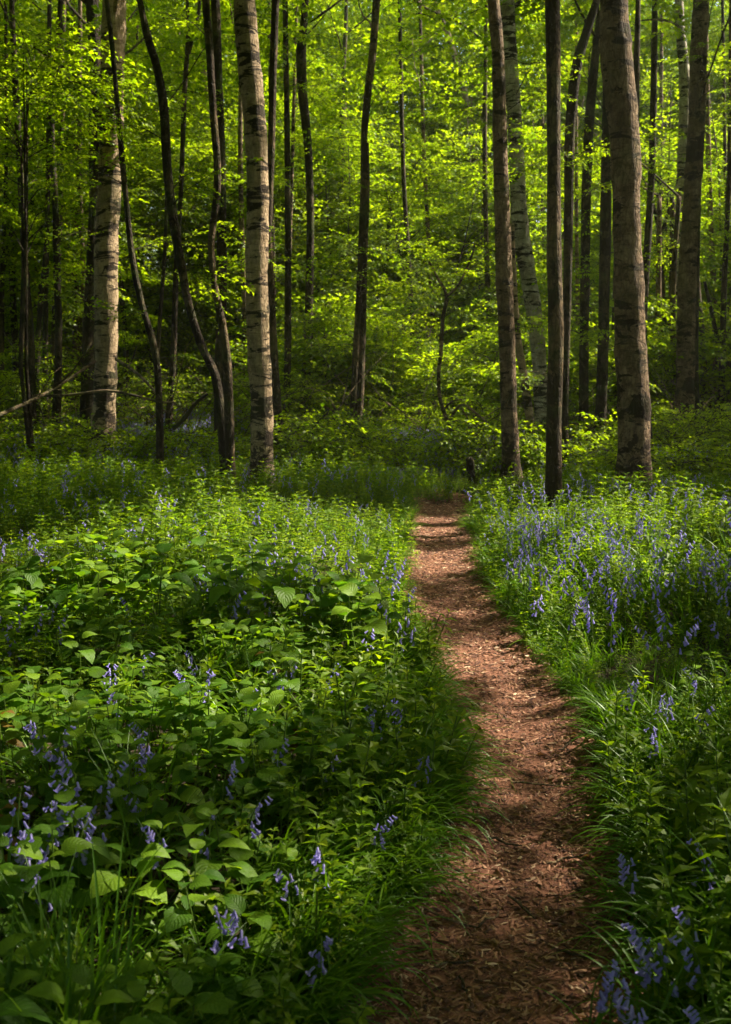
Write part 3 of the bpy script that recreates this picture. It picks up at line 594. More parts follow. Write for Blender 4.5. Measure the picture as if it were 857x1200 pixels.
tree("young_tree", "dark thin tree nearest the right edge", "tree", 'bark_dark', 19.0,
     [[(856, 180, 6), (853, 240, 6), (849, 330, 7), (847, 420, 8), (844, 510, 9)], [(826, 330, 4), (836, 370, 5), (846, 420, 6)]], 9, 7, limbs=1)
tree("young_tree", "tan sunlit-edged trunk fragment low beside the left edge trunks", "tree", 'wood', 21.0,
     [[(48, 330, 5), (46, 390, 6), (45, 440, 7), (44, 490, 7)]], 5, 7, limbs=0)
# the many thin trunks in the depth of the wood
rd = random.Random(5)
bgx = [6, 12, 55, 76, 100, 145, 160, 172, 196, 225, 240, 285, 338, 346, 375, 388, 398, 448, 462, 478, 494, 505, 530, 545, 562, 572, 640, 668, 720, 765, 772, 785, 826, 834, 842, 855, 4, 20, 30, 46, 52, 62, 86, 94, 110, 134, 150, 186, 320, 334, 690, 724, 756, 768, 780, 792, 818, 824, 838, 850, 676]
LANDMARK = [(-99, "the left edge"), (36, "the crooked left trunk"), (67, "the bowed trunk"), (121, "the thick pale birch"), (205, "the curved stem"), (258, "the wavy stem"), (303, "the buff birch"), (360, "the knotty trunk"), (424, "the twin thin stems"),
            (517, "the Y-shaped sapling"), (594, "the birch pair"), (650, "the slim brown trunk"), (738, "the stout birch"), (805, "the broad dark birch"), (999, "the right edge")]
spots = []
for k_, x0 in enumerate(bgx):
    D = rd.uniform(23, 38) if k_ < 36 else rd.uniform(17.5, 24); x0 += rd.uniform(-4, 4); le = rd.uniform(-14, 14); w = rd.uniform(4, 8) * 26 / D
    spots.append((x0, D, le, w, rd.choice([-10, -10, 120, 230]), rd.choice(['bark_dark', 'bark_dark', 'bark', 'birch_dark'])))
spots.sort(); gaps = {}
for q in spots: gaps.setdefault(max(k for k, (lx, _) in enumerate(LANDMARK) if lx < q[0]), []).append(q)
for g, qs in gaps.items():
    for k, (x0, D, le, w, yt, mt) in enumerate(qs):
        o = "" if len(qs) == 1 else ["leftmost", "rightmost"][k] + " " if len(qs) == 2 else ["leftmost", "second", "third", "fourth", "fifth", "sixth", "seventh", "eighth", "ninth", "tenth"][k] + " " if k < len(qs) - 1 else "rightmost "
        yb = HORIZON + 1.45 * FPX / D
        st = [(x0 + le, yt, w * .7), (x0 + le * .6 + rd.uniform(-4, 4), yt * .6 + yb * .4, w * .85), (x0 + rd.uniform(-3, 3), yt * .25 + yb * .75, w), (x0, yb, w * 1.1)]
        tree("slender_tree", "%sthin far trunk between %s and %s" % (o, LANDMARK[g][1], LANDMARK[g + 1][1]), "tree", mt, D, [st], 11, 7, group=G_BG, limbs=1, wob=.04)

# low and fallen branches
def branch(label, D0, D1, pix, twigs=(), mat='wood', name="fallen_branch"):
    n = len(pix); P = []
    for k, (px, py, w) in enumerate(pix):
        D = D0 + (D1 - D0) * k / (n - 1); p = at_depth(px, py, D); P.append((*p, max(.004, w / 2 * D / FPX)))
    Q = smooth_line(P, .12); o = Vector(Q[0][:3]); mb = MB()
    tube(mb, [Vector(q[:3]) - o for q in Q], list(Q[:, 3]), 7, 0, .08)
    ob = tag(link(name, mb.mesh(name, [M[mat]]), loc=o), label, "branch")
    for tw in twigs:
        T = [(*at_depth(px, py, (D0 + D1) / 2), max(.003, w / 2 * D0 / FPX)) for px, py, w in tw]; T = smooth_line(T, .12); mt = MB()
        tube(mt, [Vector(q[:3]) - o for q in T], list(T[:, 3]), 5); link("side_twig", mt.mesh("side_twig", [M[mat]]), ob)
    return ob
branch("long bare branch slanting up from the left edge towards the thick pale birch", 12.5, 14.5, [(-30, 497, 5), (0, 486, 5), (40, 468, 4), (75, 448, 4), (112, 423, 3)], [[(62, 455, 3), (85, 435, 2.5), (107, 402, 1.6)], [(45, 466, 2), (60, 440, 1.6), (72, 430, 1.2)]], mat='bark')
branch("thin bare branch running level across the thick pale birch to the leaning stem", 14.0, 13.2, [(40, 464, 3), (80, 463, 3), (125, 458, 3.4), (160, 464, 3), (185, 471, 2.6), (206, 471, 1.6)])
branch("bare grey branch sloping down right from behind the thick pale birch", 16.0, 14.0, [(136, 421, 4), (152, 431, 4), (168, 444, 3.6), (186, 463, 3.4)], [[(150, 430, 2), (157, 418, 1.6), (160, 405, 1)]])
branch("dark dead branch leaning up right at the foot of the curved stem", 14.0, 13.0, [(204, 502, 5), (218, 488, 5), (230, 472, 4), (243, 462, 3)], mat='bark_dark')
branch("fallen tangled sticks beside the foot of the Y-shaped sapling", 17.0, 16.0, [(528, 492, 4), (534, 480, 3), (544, 474, 3), (560, 486, 3), (574, 497, 2)], [[(520, 480, 3), (530, 470, 2), (542, 468, 2)], [(541, 478, 2), (548, 490, 2), (553, 502, 2)]])
branch("reddish fallen branch lying in the undergrowth left of the path's far end", 19.0, 18.5, [(386, 466, 2.5), (393, 480, 3), (398, 492, 3.4)], [[(376, 474, 2), (388, 480, 2), (396, 487, 2)]])
branch("brown fallen stick in the bramble bank beyond the path's far end", 20, 18, [(556, 460, 3), (566, 474, 3), (574, 486, 3)], [[(548, 470, 2), (562, 472, 2)]])
branch("long thin arching twig reaching across the top centre", 22, 21, [(470, -15, 3), (500, 10, 3), (530, 22, 2.6), (552, 36, 2.4), (572, 52, 2)], [[(520, 20, 2), (505, 24, 1.4), (495, 20, 1)]], name="overhanging_branch")
branch("dark bare twig slanting right across the upper left corner", 15, 16, [(40, 55, 2.2), (62, 70, 2.6), (82, 84, 2.6), (98, 98, 2.2), (110, 108, 1.8)], [[(70, 75, 1.6), (66, 92, 1.2), (60, 100, 1)]], mat='bark_dark', name="overhanging_branch")
branch("thin level twig between the stout birch and the right-hand birches at the top", 17, 18, [(752, 24, 1.6), (770, 23, 2), (786, 26, 2), (796, 32, 2)], name="overhanging_branch")
def tangle():
    """crooked dead twigs under the far trees"""
    mb = MB(); r_ = random.Random(77)
    for i in range(620):
        D = r_.uniform(16.5, 31); x = r_.uniform(-.36, .36) * D; z = float(gz(x, D)); a = r_.uniform(0, 6.28); up = r_.uniform(.15, 1.6); l = r_.uniform(.5, 2.2); p = Vector((x, D, z + r_.uniform(0, .5))); P = [p]; dv = Vector((math.cos(a), math.sin(a) * .6, up)).normalized()
        for j in range(4): P.append(P[-1] + dv * l / 4); dv = (dv + Vector((r_.uniform(-.4, .4), r_.uniform(-.3, .3), r_.uniform(-.45, .2)))).normalized()
        r0 = r_.uniform(.006, .014); tube(mb, P, [r0, r0 * .85, r0 * .7, r0 * .5, r0 * .3], 4, cap=False)
    tag(link("tangled_twigs", mb.mesh("tangled_twigs", [M['wood']])), "tangle of bare brown twigs under the far trees", "twigs", kind='stuff')
tangle()
# mossy stump by the path's far end
def stump():
    x, y = ground_at(551, 562, 0.15); z = float(gz(x, y)); mb = MB()
    Z = [(-.05, .062), (.08, .052), (.2, .05), (.32, .049), (.36, .046), (.385, .030)]
    tube(mb, [(0.01 * math.sin(i), 0, h) for i, (h, r) in enumerate(Z)], [r for h, r in Z], 12, 0, .16)
    ob = tag(link("tree_stump", mb.mesh("tree_stump", [M['bark_dark']]), loc=(x, y, z)), "short dark mossy stump standing at the right of the path's far end", "stump")
stump()

# ------------------------------------------------------------------ leafage high above, cut by the sun shafts, hung on the nearest tree
def canopy():
    n = 120000
    x = rng.uniform(-16, 32, n); y = rng.uniform(-9, 44, n); z = rng.uniform(6.5, 13.5, n)
    # clumps and holes, as crowns have
    c = vnoise(x, y, 0.45, 31) + 0.35 * vnoise(x, z, 0.8, 13)
    P = np.stack([x, y, z], 1); qx, qy = to_px(P)
    see = (qy > -60) & (y > 2)                                    # reaches into the frame: only far ones
    k = (c + rng.normal(0, .05, n) > 0.36) & ~(see & (y < 17))
    P = P[k]; P = P[~in_shaft(P, 0.16)]  # leaves in the way of wanted sun patches are left out
    m = len(P); rot = np.stack([rng.normal(0, .35, m), rng.normal(0, .35, m), rng.uniform(0, 6.283, m)], 1)
    scl = rng.uniform(.75, 1.25, m); idx = rng.integers(0, 4, m)
    P[:, 0] += np.sin(rot[:, 2]) * .2 * scl; P[:, 1] -= np.cos(rot[:, 2]) * .2 * scl
    roots = np.array([[t[1][int(np.argmin(abs(t[1][:, 2] - 8)))][0], t[1][int(np.argmin(abs(t[1][:, 2] - 8)))][1]] for t in TREES]); okt = np.array([t[3] and t[2] > 8.5 for t in TREES])
    d = np.hypot(P[:, 0:1] - roots[None, :, 0], P[:, 1:2] - roots[None, :, 1]) + np.where(okt, 0, 99)[None]
    near = d.argmin(1); dist = d.min(1); near[dist > 3.2] = -1
    for t in range(len(TREES)):
        s = near == t
        if s.sum() < 1: continue
        ob = instancer("crown", P[s] - np.array(TREES[t][4]), rot[s], scl[s], idx[s], CANSPRAY, TREES[t][0]); ob['kind'] = 'stuff'
    s = near == -1
    tag(instancer("dapple_canopy", P[s], rot[s], scl[s], idx[s], CANSPRAY), "mostly unseen leaf canopy above the path, gaps cut to shape the sun patches", "foliage", kind='stuff')
    pass
canopy()

# ------------------------------------------------------------------ understorey trees behind
def bush(name, label, px, D, zc, rx, rz, n, sources=SPRAY, stems=3, cat="understorey tree", group=None, low=0.6, scale=1.0, tiers=True):
    """a leafy understorey tree: thin stems and a crown of sprays laid in loose tiers"""
    x0 = at_depth(px, 400, D)[0]; rz0 = float(gz(x0, D)); ROOT = np.array([x0, D, rz0]); rdd = random.Random(int(px * 7 + D * 13))
    root = tag(link(name, None, loc=ROOT), label, cat, group); mb = MB()
    tips = []
    for s in range(stems):
        a = rdd.uniform(0, 6.28); e = Vector((math.cos(a) * rx * .45, math.sin(a) * rx * .4, zc + rz * .6)); P = [Vector((math.cos(a) * .1, math.sin(a) * .1, -.1))]
        for t in (.25, .5, .75, 1): P.append(Vector((e.x * t ** 1.5 + rdd.uniform(-.12, .12), e.y * t ** 1.5 + rdd.uniform(-.12, .12), e.z * t)))
        ts_ = 1.0 if zc > .9 else .35; tube(mb, P, [v * ts_ for v in (.035, .030, .024, .016, .006)], 6); tips.append(P)
        for q in range(7 if zc > .9 else 3):
            b = P[rdd.choice((2, 3))].lerp(P[rdd.choice((3, 4))], rdd.random()); a2 = rdd.uniform(0, 6.28); e2 = b + Vector((math.cos(a2) * rx * .55, math.sin(a2) * rx * .5, rdd.uniform(.1, .8)))
            tube(mb, [b, b.lerp(e2, .5) + Vector((0, 0, .1 * ts_)), e2], [.010 * ts_, .007 * ts_, .003 * ts_], 4, cap=False)
    link("stems", mb.mesh("stems", [M['bark_dark']]), root)['kind'] = 'stuff'
    n = int(n * (3.3 if rz > 2.4 and 440 < px < 730 else 2.4)); u = rng.normal(0, 1, (n, 3)); u /= np.linalg.norm(u, axis=1)[:, None]; u *= (rng.random(n) ** .45)[:, None]
    P = u * np.array([rx, rx * .9, rz]) + np.array([0, 0, zc])
    if tiers: P[:, 2] = np.round(P[:, 2] / .55 + 0.25 * np.sin(P[:, 0] * 1.7 + px)) * .55 + rng.normal(0, .10, n)
    P = P[P[:, 2] > low]
    cl = vnoise(P[:, 0] + px, P[:, 2] + P[:, 1] * .5, 1.1, D); P = P[cl > .30]
    Wp = P + ROOT; P = P[~in_shaft(Wp, 0.05, gap=1.7)]; m = len(P)
    out = np.arctan2(-P[:, 0], P[:, 1]) + rng.normal(0, .8, m)
    rot = np.stack([rng.normal(-.05, .28, m), rng.normal(0, .3, m), out], 1)
    ob = instancer("foliage", P, rot, rng.uniform(.7, 1.25, m) * scale, rng.integers(0, len(sources), m), sources, root); ob['kind'] = 'stuff'
    return root
BU = [("brilliant yellow-green beech understorey glowing in the centre of the wood", 505, 25, 3.6, 2.3, 2.6, 520),
      ("bright leafy understorey tree just left of the dark and grey birch pair", 560, 27, 5.0, 2.4, 3.6, 560),
      ("bright green leafage between the twin thin stems and the glowing centre", 455, 28, 4.2, 2.3, 3.4, 520),
      ("leafy young beech filling the gap between knotty trunk and twin thin stems", 392, 25, 4.3, 2.0, 3.4, 460),
      ("fresh green understorey between the buff birch and the knotty trunk", 342, 27, 4.3, 2.0, 3.4, 420),
      ("mid green leafy tree seen behind the wavy stem", 262, 26, 4.0, 2.4, 3.4, 480),
      ("dim green leafy tree between the thick pale birch and the curved stem", 178, 25, 4.0, 2.2, 3.2, 440),
      ("shaded leafy tree at the far left behind the dark trunks", 60, 24, 4.4, 2.4, 3.6, 460),
      ("leafy tree cut off by the left edge", -10, 21, 4.0, 2.0, 3.2, 340),
      ("sunny leafage behind the slim brown trunk", 640, 26, 5.0, 2.3, 3.8, 540),
      ("bright high leafage behind the stout birch", 715, 27, 5.2, 2.4, 3.8, 520),
      ("bright green leafy tree right of the stout birch", 775, 24, 4.8, 2.2, 3.6, 480),
      ("leafy tree cut off by the right edge", 850, 23, 4.8, 2.2, 3.8, 460),
      ("low leafy hazel bush below the glowing centre", 470, 22, 1.5, 1.5, 1.0, 170),
      ("low green bush between the buff birch and the twin thin stems", 375, 21, 1.5, 1.4, 1.0, 160),
      ("small bush lit yellow at the bramble bank beyond the path", 585, 20, 1.1, 1.0, .7, 110),
      ("low bush behind the feet of the birch pair", 645, 21, 1.4, 1.2, .9, 140),
      ("low dark bush by the right edge", 835, 20, 1.5, 1.4, 1.1, 150),
      ("overhanging sprays of leaves in the upper left corner", 30, 15.5, 5.0, 1.2, .9, 60),
      ("tall leafy tree high in the top centre gap", 610, 33, 8.5, 3.2, 3.6, 480),
      ("tall leafy tree behind the knotty trunk's top", 400, 33, 8.2, 3.0, 3.4, 460),
      ("tall leafy tree high at the upper left", 190, 31, 8.2, 3.2, 3.6, 480),
      ("tall leafy tree high at the upper right", 790, 32, 8.4, 3.2, 3.6, 500)]
for lab, px, D, zc, rx, rz, n in BU:
    bush("understorey_tree" if zc > 2 else "hazel_bush", lab, px, D, zc, rx, rz, n, cat="understorey tree" if zc > 2 else "bush", stems=3 if zc > 2 else 5, low=.5 if zc > 2 else .15)
BR = [("low dark green bramble mound at the far left under the dark trunks", 40, 16.5, 1.1, .42, 120), ("leafy mound around the foot of the thick pale birch", 130, 15.2, .9, .34, 90), ("green bramble mound between the leaning stem and the wavy stem", 215, 14.6, .7, .36, 80),
      ("dark green bramble mound just right of the buff birch's foot", 355, 14.2, .75, .46, 110), ("broad bramble mound left of the path's far end", 425, 15.2, .9, .46, 120), ("bramble bank right behind the path's far end", 505, 17.5, 1.2, .55, 150),
      ("tall bramble bank with brown sticks beyond the Y-shaped sapling", 535, 20.5, 1.6, .95, 200), ("leafy mound between the stump and the birch pair's feet", 575, 14.4, .55, .42, 70), ("bramble mound between the slim brown trunk and the stout birch", 695, 14.8, .9, .42, 110),
      ("low leafy mound right of the stout birch's foot", 790, 13.6, .9, .34, 100), ("dark bramble mound in front of the broad dark birch", 830, 16.5, 1.1, .5, 130), ("tangled low bush under the knotty trunk", 330, 19.5, 1.3, .8, 150), ("tangled low bush behind the leaning stem", 160, 20.5, 1.3, .8, 140), ("shadowy low bush at the left edge behind the bare branch", 10, 19, 1.2, .9, 140),
      ("low bush closing the gap behind the birch pair", 615, 19.5, 1.0, .8, 120), ("low bush closing the gap behind the stout birch", 730, 19.5, 1.2, .9, 140)]
for lab, px, D, rx, rz, n in BR: bush("bramble_bush", lab, px, D, rz * .8, rx, rz, int(n * .9), BRSPRAY, stems=3, cat="bush", low=.02, tiers=False)
# loose leafy twigs carried by the nearer thin trees
def twigs_on(i, n, z0, z1, reach=.9):
    root, axis, top, cr, ROOT = TREES[i]; P = []; rt = []
    mb = MB()
    for k in range(n):
        z = rng.uniform(z0, z1); a = axis[int(np.argmin(abs(axis[:, 2] - z)))]; an = rng.uniform(0, 6.283); l = rng.uniform(.25, reach)
        b = Vector(a[:3]) - ROOT; e = b + Vector((math.cos(an) * l, math.sin(an) * l, rng.uniform(-.05, .35))); tube(mb, [b, b.lerp(e, .5) + Vector((0, 0, .04)), e], [.008, .005, .003], 4, cap=False)
        for t in (.55, .8, 1):
            P.append(b.lerp(e, t)); rt.append((rng.normal(0, .3), rng.normal(0, .3), an - math.pi / 2 + rng.normal(0, .6)))
    link("twigs", mb.mesh("twigs", [M['bark_dark']]), root)['kind'] = 'stuff'
    o = instancer("leaf_sprays", np.array(P), rt, rng.uniform(.35, .75, len(P)), rng.integers(0, 6, len(P)), SPRAY, root); o['kind'] = 'stuff'
for i, n, a, b in ((0, 8, 2.5, 6), (4, 9, 1.4, 6), (5, 8, 1.6, 6), (7, 10, 1.2, 5), (8, 16, 1.2, 6), (9, 14, 1.0, 5), (11, 10, 1, 7), (12, 14, 1.4, 7), (13, 6, 1.2, 4), (14, 10, 2, 7), (15, 12, 1, 6), (16, 5, 1.5, 5), (18, 10, 1.6, 6), (19, 5, 2, 4), (20, 8, 1.5, 6), (21, 22, 1.5, 9), (22, 12, 1, 6), (23, 14, 1.2, 6), (24, 12, 1, 6), (29, 10, 1, 5), (30, 12, 1, 5)):
    twigs_on(i, n, a, b)

# the far wood: one mass of leaves closing the view, and a low bramble thicket
def far_wood():
    n = 20000
    a = rng.uniform(-.55, .55, n); D = rng.uniform(34, 62, n); x = np.tan(a) * D; z = rng.uniform(.2, 19, n) ** 1.0
    q0, q1 = to_px(np.stack([x, D, z], 1)); gap = (((q0 - 555) / 75) ** 2 + ((q1 - 85) / 75) ** 2 < 1) | (((q0 - 800) / 16) ** 2 + ((q1 - 60) / 60) ** 2 < 1) | (((q0 - 118) / 20) ** 2 + ((q1 - 10) / 30) ** 2 < 1)
    c = vnoise(x, z, .35, 3); k = ((c > .33) | (z < 4)) & ~(gap & (rng.random(n) < .6)); P = np.stack([x, D, z], 1)[k]; m = len(P)
    rot = np.stack([rng.normal(-.2, .5, m), rng.normal(0, .4, m), rng.uniform(0, 6.28, m)], 1)
    tag(instancer("far_wood", P, rot, rng.uniform(.9, 1.7, m), rng.integers(0, 4, m), FARSPRAY), "dim mass of far leafage closing the depth of the wood", "woodland", kind='stuff')
    n = 9000
    a = rng.uniform(-.5, .5, n); D = rng.uniform(25, 44, n); x = np.tan(a) * D; z = rng.random(n) ** 1.5 * 4.6 + .1
    P = np.stack([x, D, z + gz(x, D)], 1); P = P[vnoise(x, D, .5, 77) > .25]; m = len(P)
    rot = np.stack([rng.normal(.2, .5, m), rng.normal(0, .4, m), rng.uniform(0, 6.28, m)], 1)
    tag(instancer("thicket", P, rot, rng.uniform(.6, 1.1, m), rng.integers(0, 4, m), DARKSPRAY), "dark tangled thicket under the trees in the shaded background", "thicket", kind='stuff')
    # unseen leafage beside and behind the view, added to keep low sky light out
    n = 14000
    x = rng.uniform(-26, 30, n); y = rng.uniform(-20, 40, n); z = rng.random(n) ** .8 * 10 + .3
    k = (np.abs(x) > np.maximum(y, 0) * .40 + 4.5) | (y < -6); P = np.stack([x, y, z], 1)[k]; P = P[~in_shaft(P, 0.35)]; m = len(P)
    rot = np.stack([rng.normal(0, .4, m), rng.normal(0, .4, m), rng.uniform(0, 6.28, m)], 1)
    tag(instancer("sky_block_leafage", P, rot, rng.uniform(.9, 1.7, m), rng.integers(0, 4, m), DARKSPRAY), "unseen leafage around the view, added to block low sky light", "woodland", kind='stuff')
far_wood()

# ------------------------------------------------------------------ plants of the floor
def ovate(L, w, seed, n=9, curl=.25, serr=True, fold=.16):
    """a broad toothed leaf along +Y, root at the origin: verts, faces, uvs"""
    rd = random.Random(seed); vs = []; fs = []; uvs = []
    cross = (-1, -.5, 0, .5, 1)
    for i in range(n + 1):
        t = i / n; hw = w / 2 * (math.sin(math.pi * min(1, t ** .72)) ** .8 if 0 < t < 1 else 0) + (.0005 if i in (0, n) else 0)
        if serr and i % 2 and 0 < i < n: hw *= 1.07
        y = L * (t - .12 * curl * t * t); zc = -curl * L * t * t + .10 * L * math.sin(math.pi * t)
        for c in cross:
            yy = y + (-.05 * L * (1 - t) if abs(c) == 1 and t < .35 else 0)
            vs.append((c * hw, yy, zc + fold * abs(c) * hw * (1 if abs(c) < 1 else .75) + .008 * L * math.sin(9 * t * math.pi + abs(c) * 2) * (abs(c) > 0) + rd.uniform(-1, 1) * .003 * L)); uvs.append((.5 + c / 2, t))
    for i in range(n):
        for k in range(4): fs.append((i * 5 + k, i * 5 + k + 1, i * 5 + k + 6, i * 5 + k + 5))
    return vs, fs, uvs
LEAVES = []
for k in range(8):
    mb = MB(); v, f, u = ovate(1.0, [.78, .86, .72, .94, .80, .68, .9, .76][k], k, curl=[.2, .35, .1, .28, .45, .15, .3, .22][k]); mb.add(v, f, 0, u)
    LEAVES.append(mb.mesh("broad_leaf", [M['broad_leaf']]))
BROWN = []
for k in range(2):
    mb = MB(); v, f, u = ovate(1.0, .72, 50 + k, curl=.4); mb.add(v, f, 0, u); BROWN.append(mb.mesh("bronze_leaf", [M['brown_leaf']]))
def plant_layout(rd, h, nodes=None, size=.075):
    """stem points and leaves (pos, rot, length) of one broad-leaved herb"""
    nodes = nodes or rd.choice((2, 3, 3, 4)); lean = Vector((rd.uniform(-.25, .25), rd.uniform(-.25, .25), 1)); lean = lean * (h / lean.z); P = [lean * t + Vector((0, 0, -.03 if t == 0 else 0)) for t in (0, .35, .7, 1)]
    out = []; a0 = rd.uniform(0, 3.14)
    for i in range(nodes):
        t = 1 - i * rd.uniform(.16, .24); b = lean * t; a0 += math.pi / 2 + rd.uniform(-.3, .3); s = size * (rd.uniform(.65, .9) if i == 0 else rd.uniform(.85, 1.2))
        for sd_ in (0, math.pi):
            a = a0 + sd_ + rd.uniform(-.25, .25); pet = s * rd.uniform(.2, .45); d = Vector((-math.sin(a), math.cos(a), .25))
            out.append((b + d * pet, (rd.uniform(-.15, .3) + (.35 if i == 0 else 0), rd.uniform(-.3, .3), a), s))
    if rd.random() < .5: out.append((lean * 1.01, (rd.uniform(.2, .9), 0, rd.uniform(0, 6.28)), size * .5))
    return P, out
def herb_mesh(name, seed, h, size, lod=0):
    """the same herb as one mesh, for the scatter"""
    rd = random.Random(seed); P, lv = plant_layout(rd, h, size=size); mb = MB(); tube(mb, P, [.0028, .0026, .0022, .0016], 4, 1, cap=False)
    for p, r, s in lv:
        m = Matrix.Translation(p) @ Euler(r).to_matrix().to_4x4() @ Matrix.Scale(s, 4)
        v, f, u = ovate(1, rd.uniform(.62, .85), rd.randint(0, 99), n=9 if lod == 0 else 5, curl=rd.uniform(.1, .4), serr=lod == 0)
        mb.add([m @ Vector(q) for q in v], f, 0, u)
    return source(name, mb.mesh(name, [M['broad_leaf'], M['stem']]))
def shoot_mesh(name, seed, h=.38, n=7, leaf=.06, w=.42, mat='shoot_leaf'):
    """a whorled upright shoot with pointed leaves"""
    rd = random.Random(seed); mb = MB(); lean = Vector((rd.uniform(-.12, .12), rd.uniform(-.12, .12), 1)) * h; tube(mb, [Vector((0, 0, -.03)), lean * .5, lean], [.0026, .0022, .0014], 3, 1, cap=False); a = rd.uniform(0, 6)
    for i in range(n):
        t = .3 + .7 * (i + 1) / n; b = lean * t; a += 1.4; s = leaf * (1.1 - .5 * abs(t - .65)) * (1 if t < .97 else .75)
        for k in range(rd.choice((2, 3, 3))):
            aa = a + k * 2.2 + rd.uniform(-.3, .3); simple_leaf(mb, b, (math.cos(aa), math.sin(aa), rd.uniform(-.1, .45) + (t - .6) * .8), (rd.uniform(-.2, .2), rd.uniform(-.2, .2), 1), s * rd.uniform(.8, 1.25), s * w * rd.uniform(.85, 1.2), 0, rd.uniform(.1, .4))
    return source(name, mb.mesh(name, [M[mat], M['stem']], smooth=False))
def strap(mb, b, a, L, w, up, rd, mat=0, n=7, arch=1.0):
    """one arching strap leaf"""
    d = Vector((math.cos(a), math.sin(a), 0)); s = Vector((-d.y, d.x, 0)); vs = []; fs = []; p = Vector(b); th = up; tw = rd.uniform(-.3, .3)
    for i in range(n + 1):
        t = i / n; hw = w / 2 * (1 - .15 * (1 - t)) * (1 - t ** 3.5) + .0003; q = (s + Vector((0, 0, tw * t))).normalized(); nn = Vector((-d.x * math.sin(th), -d.y * math.sin(th), math.cos(th)))
        vs += [p - q * hw + nn * hw * .35, p, p + q * hw + nn * hw * .35]; p = p + (d * math.cos(th) + Vector((0, 0, math.sin(th)))) * (L / n); th -= arch * (1.9 / n) * (.5 + t)
    for i in range(n):
        for k in range(2): fs.append((i * 3 + k, i * 3 + k + 1, i * 3 + k + 4, i * 3 + k + 3))
    mb.add(vs, fs, mat)
def tuft_mesh(name, seed, nb=26, L=.30, w=.0075, n=7, arch=1.0, bias=None):
    rd = random.Random(seed); mb = MB()
    for i in range(nb):
        a = rd.uniform(0, 6.28) if bias is None else rd.gauss(bias, .8)
        strap(mb, (rd.uniform(-.03, .03), rd.uniform(-.03, .03), -.02), a, L * rd.uniform(.6, 1.2), w * rd.uniform(.6, 1.25), rd.uniform(.75, 1.45), rd, n=n, arch=arch * rd.uniform(.6, 1.35))
    return source(name, mb.mesh(name, [M['strap_leaf']]))
def bell(mb, p, d, s, mat=0, lod=0):
    """one hanging flower: a six-sided tube with flared, turned-back tips"""
    x, d, n = frame_of(d, (0.3, 0.2, 1)); k = 6 if lod < 2 else 4
    prof = [(0, .12), (.12, .26), (.6, .27), (.85, .36), (1.0, .62), (.9, .78)] if lod == 0 else [(0, .14), (.3, .30), (1.0, .58)]
    vs = []; fs = []; p = Vector(p)
    for j, (t, r) in enumerate(prof):
        for i in range(k):
            a = 2 * math.pi * i / k; rr = r * s * .5
            if lod == 0 and j >= 4: rr *= 1.0 if i % 2 == 0 else .82
            vs.append(p + d * (t * s) + (x * math.cos(a) + n * math.sin(a)) * rr)
    for j in range(len(prof) - 1):
        for i in range(k): fs.append((j * k + i, j * k + (i + 1) % k, (j + 1) * k + (i + 1) % k, (j + 1) * k + i))
    mb.add(vs, fs, mat)
def bb_stem(rd, h):
    a = rd.uniform(0, 6.28); dr = Vector((math.cos(a), math.sin(a), 0)); P = []
    for t in np.linspace(0, 1, 9): P.append(Vector((0, 0, h * (t - .10 * max(0, t - .6) ** 2 * 6) - (.02 if t == 0 else 0))) + dr * h * (.06 * t + .42 * max(0, t - .62) ** 2 * 2.2))
    return P, dr
def bb_flowers(rd, P, dr, nfl):
    out = []
    for i in range(nfl):
        t = .56 + .44 * (i + .5) / nfl; k = t * 8; b = P[int(k)].lerp(P[min(8, int(k) + 1)], k % 1); a = rd.gauss(0, .9); dv = Matrix.Rotation(a, 3, 'Z') @ dr
        e = b + dv * .013 * (1.3 - .5 * (i / nfl)) + Vector((0, 0, .002)); out.append((b, e, (dv * rd.uniform(.3, .8) + Vector((0, 0, -1 + .5 * (i / nfl)))).normalized(), .020 * (1.1 - .35 * i / nfl)))
    return out
def bluebell_mesh(name, seed, h, lod):
    rd = random.Random(seed); mb = MB(); P, dr = bb_stem(rd, h); q = P if lod == 0 else P[::2]
    tube(mb, q, [.0028 - .0016 * i / (len(q) - 1) for i in range(len(q))], 4 if lod == 0 else 3, 1, cap=False)
    big = {0: 1.0, 1: 1.12, 2: 1.45}[lod]
    for b, e, d, s in bb_flowers(rd, P, dr, {0: 10, 1: 9, 2: 6}[lod]): bell(mb, e, d, s * big, 0, lod)
    return mb.mesh(name, [M['bell'], M['stem']])

# -- where plants stand
def scatter(y0, y1, density, edge=.0, margin=1.2, cond=None, clump=None):
    """random spots on the banks between two distances, seen or nearly seen"""
    xm = (W / 2) / FPX * y1 + margin; n = int(2 * xm * (y1 - y0) * density); y = rng.uniform(y0, y1, n); x = rng.uniform(-xm, xm, n)
    k = (np.abs(x) < (W / 2) / FPX * y + margin) & ((pdist(x, y) > edge) | (y > 12.45))
    if clump is not None: k &= vnoise(x, y, clump[0], clump[1]) + rng.normal(0, .08, n) > clump[2]
    x, y = x[k], y[k]; P = np.stack([x, y, gz(x, y)], 1)
    if cond is not None: P = P[cond(P)]
    return P
def pxof(P): return to_px(P + np.array([0, 0, .25]))
def inst(name, P, src, smin, smax, tilt=.12, lab=None, cat=None, yaw=None):
    m = len(P); rot = np.stack([rng.normal(0, tilt, m), rng.normal(0, tilt, m), rng.uniform(0, 6.283, m) if yaw is None else yaw], 1)
    o = instancer(name, P, rot, rng.uniform(smin, smax, m) * (.52 + .95 * vnoise(P[:, 0], P[:, 1], .75, 17)) * np.interp(P[:, 1], [8.5, 10.5], [1.0, .78]), rng.integers(0, len(src), m), src); tag(o, lab, cat, kind='stuff'); print(name, m); return o
HERB = [herb_mesh("herb_%d" % i, 500 + i, random.uniform(.2, .36), random.uniform(.05, .085)) for i in range(6)]
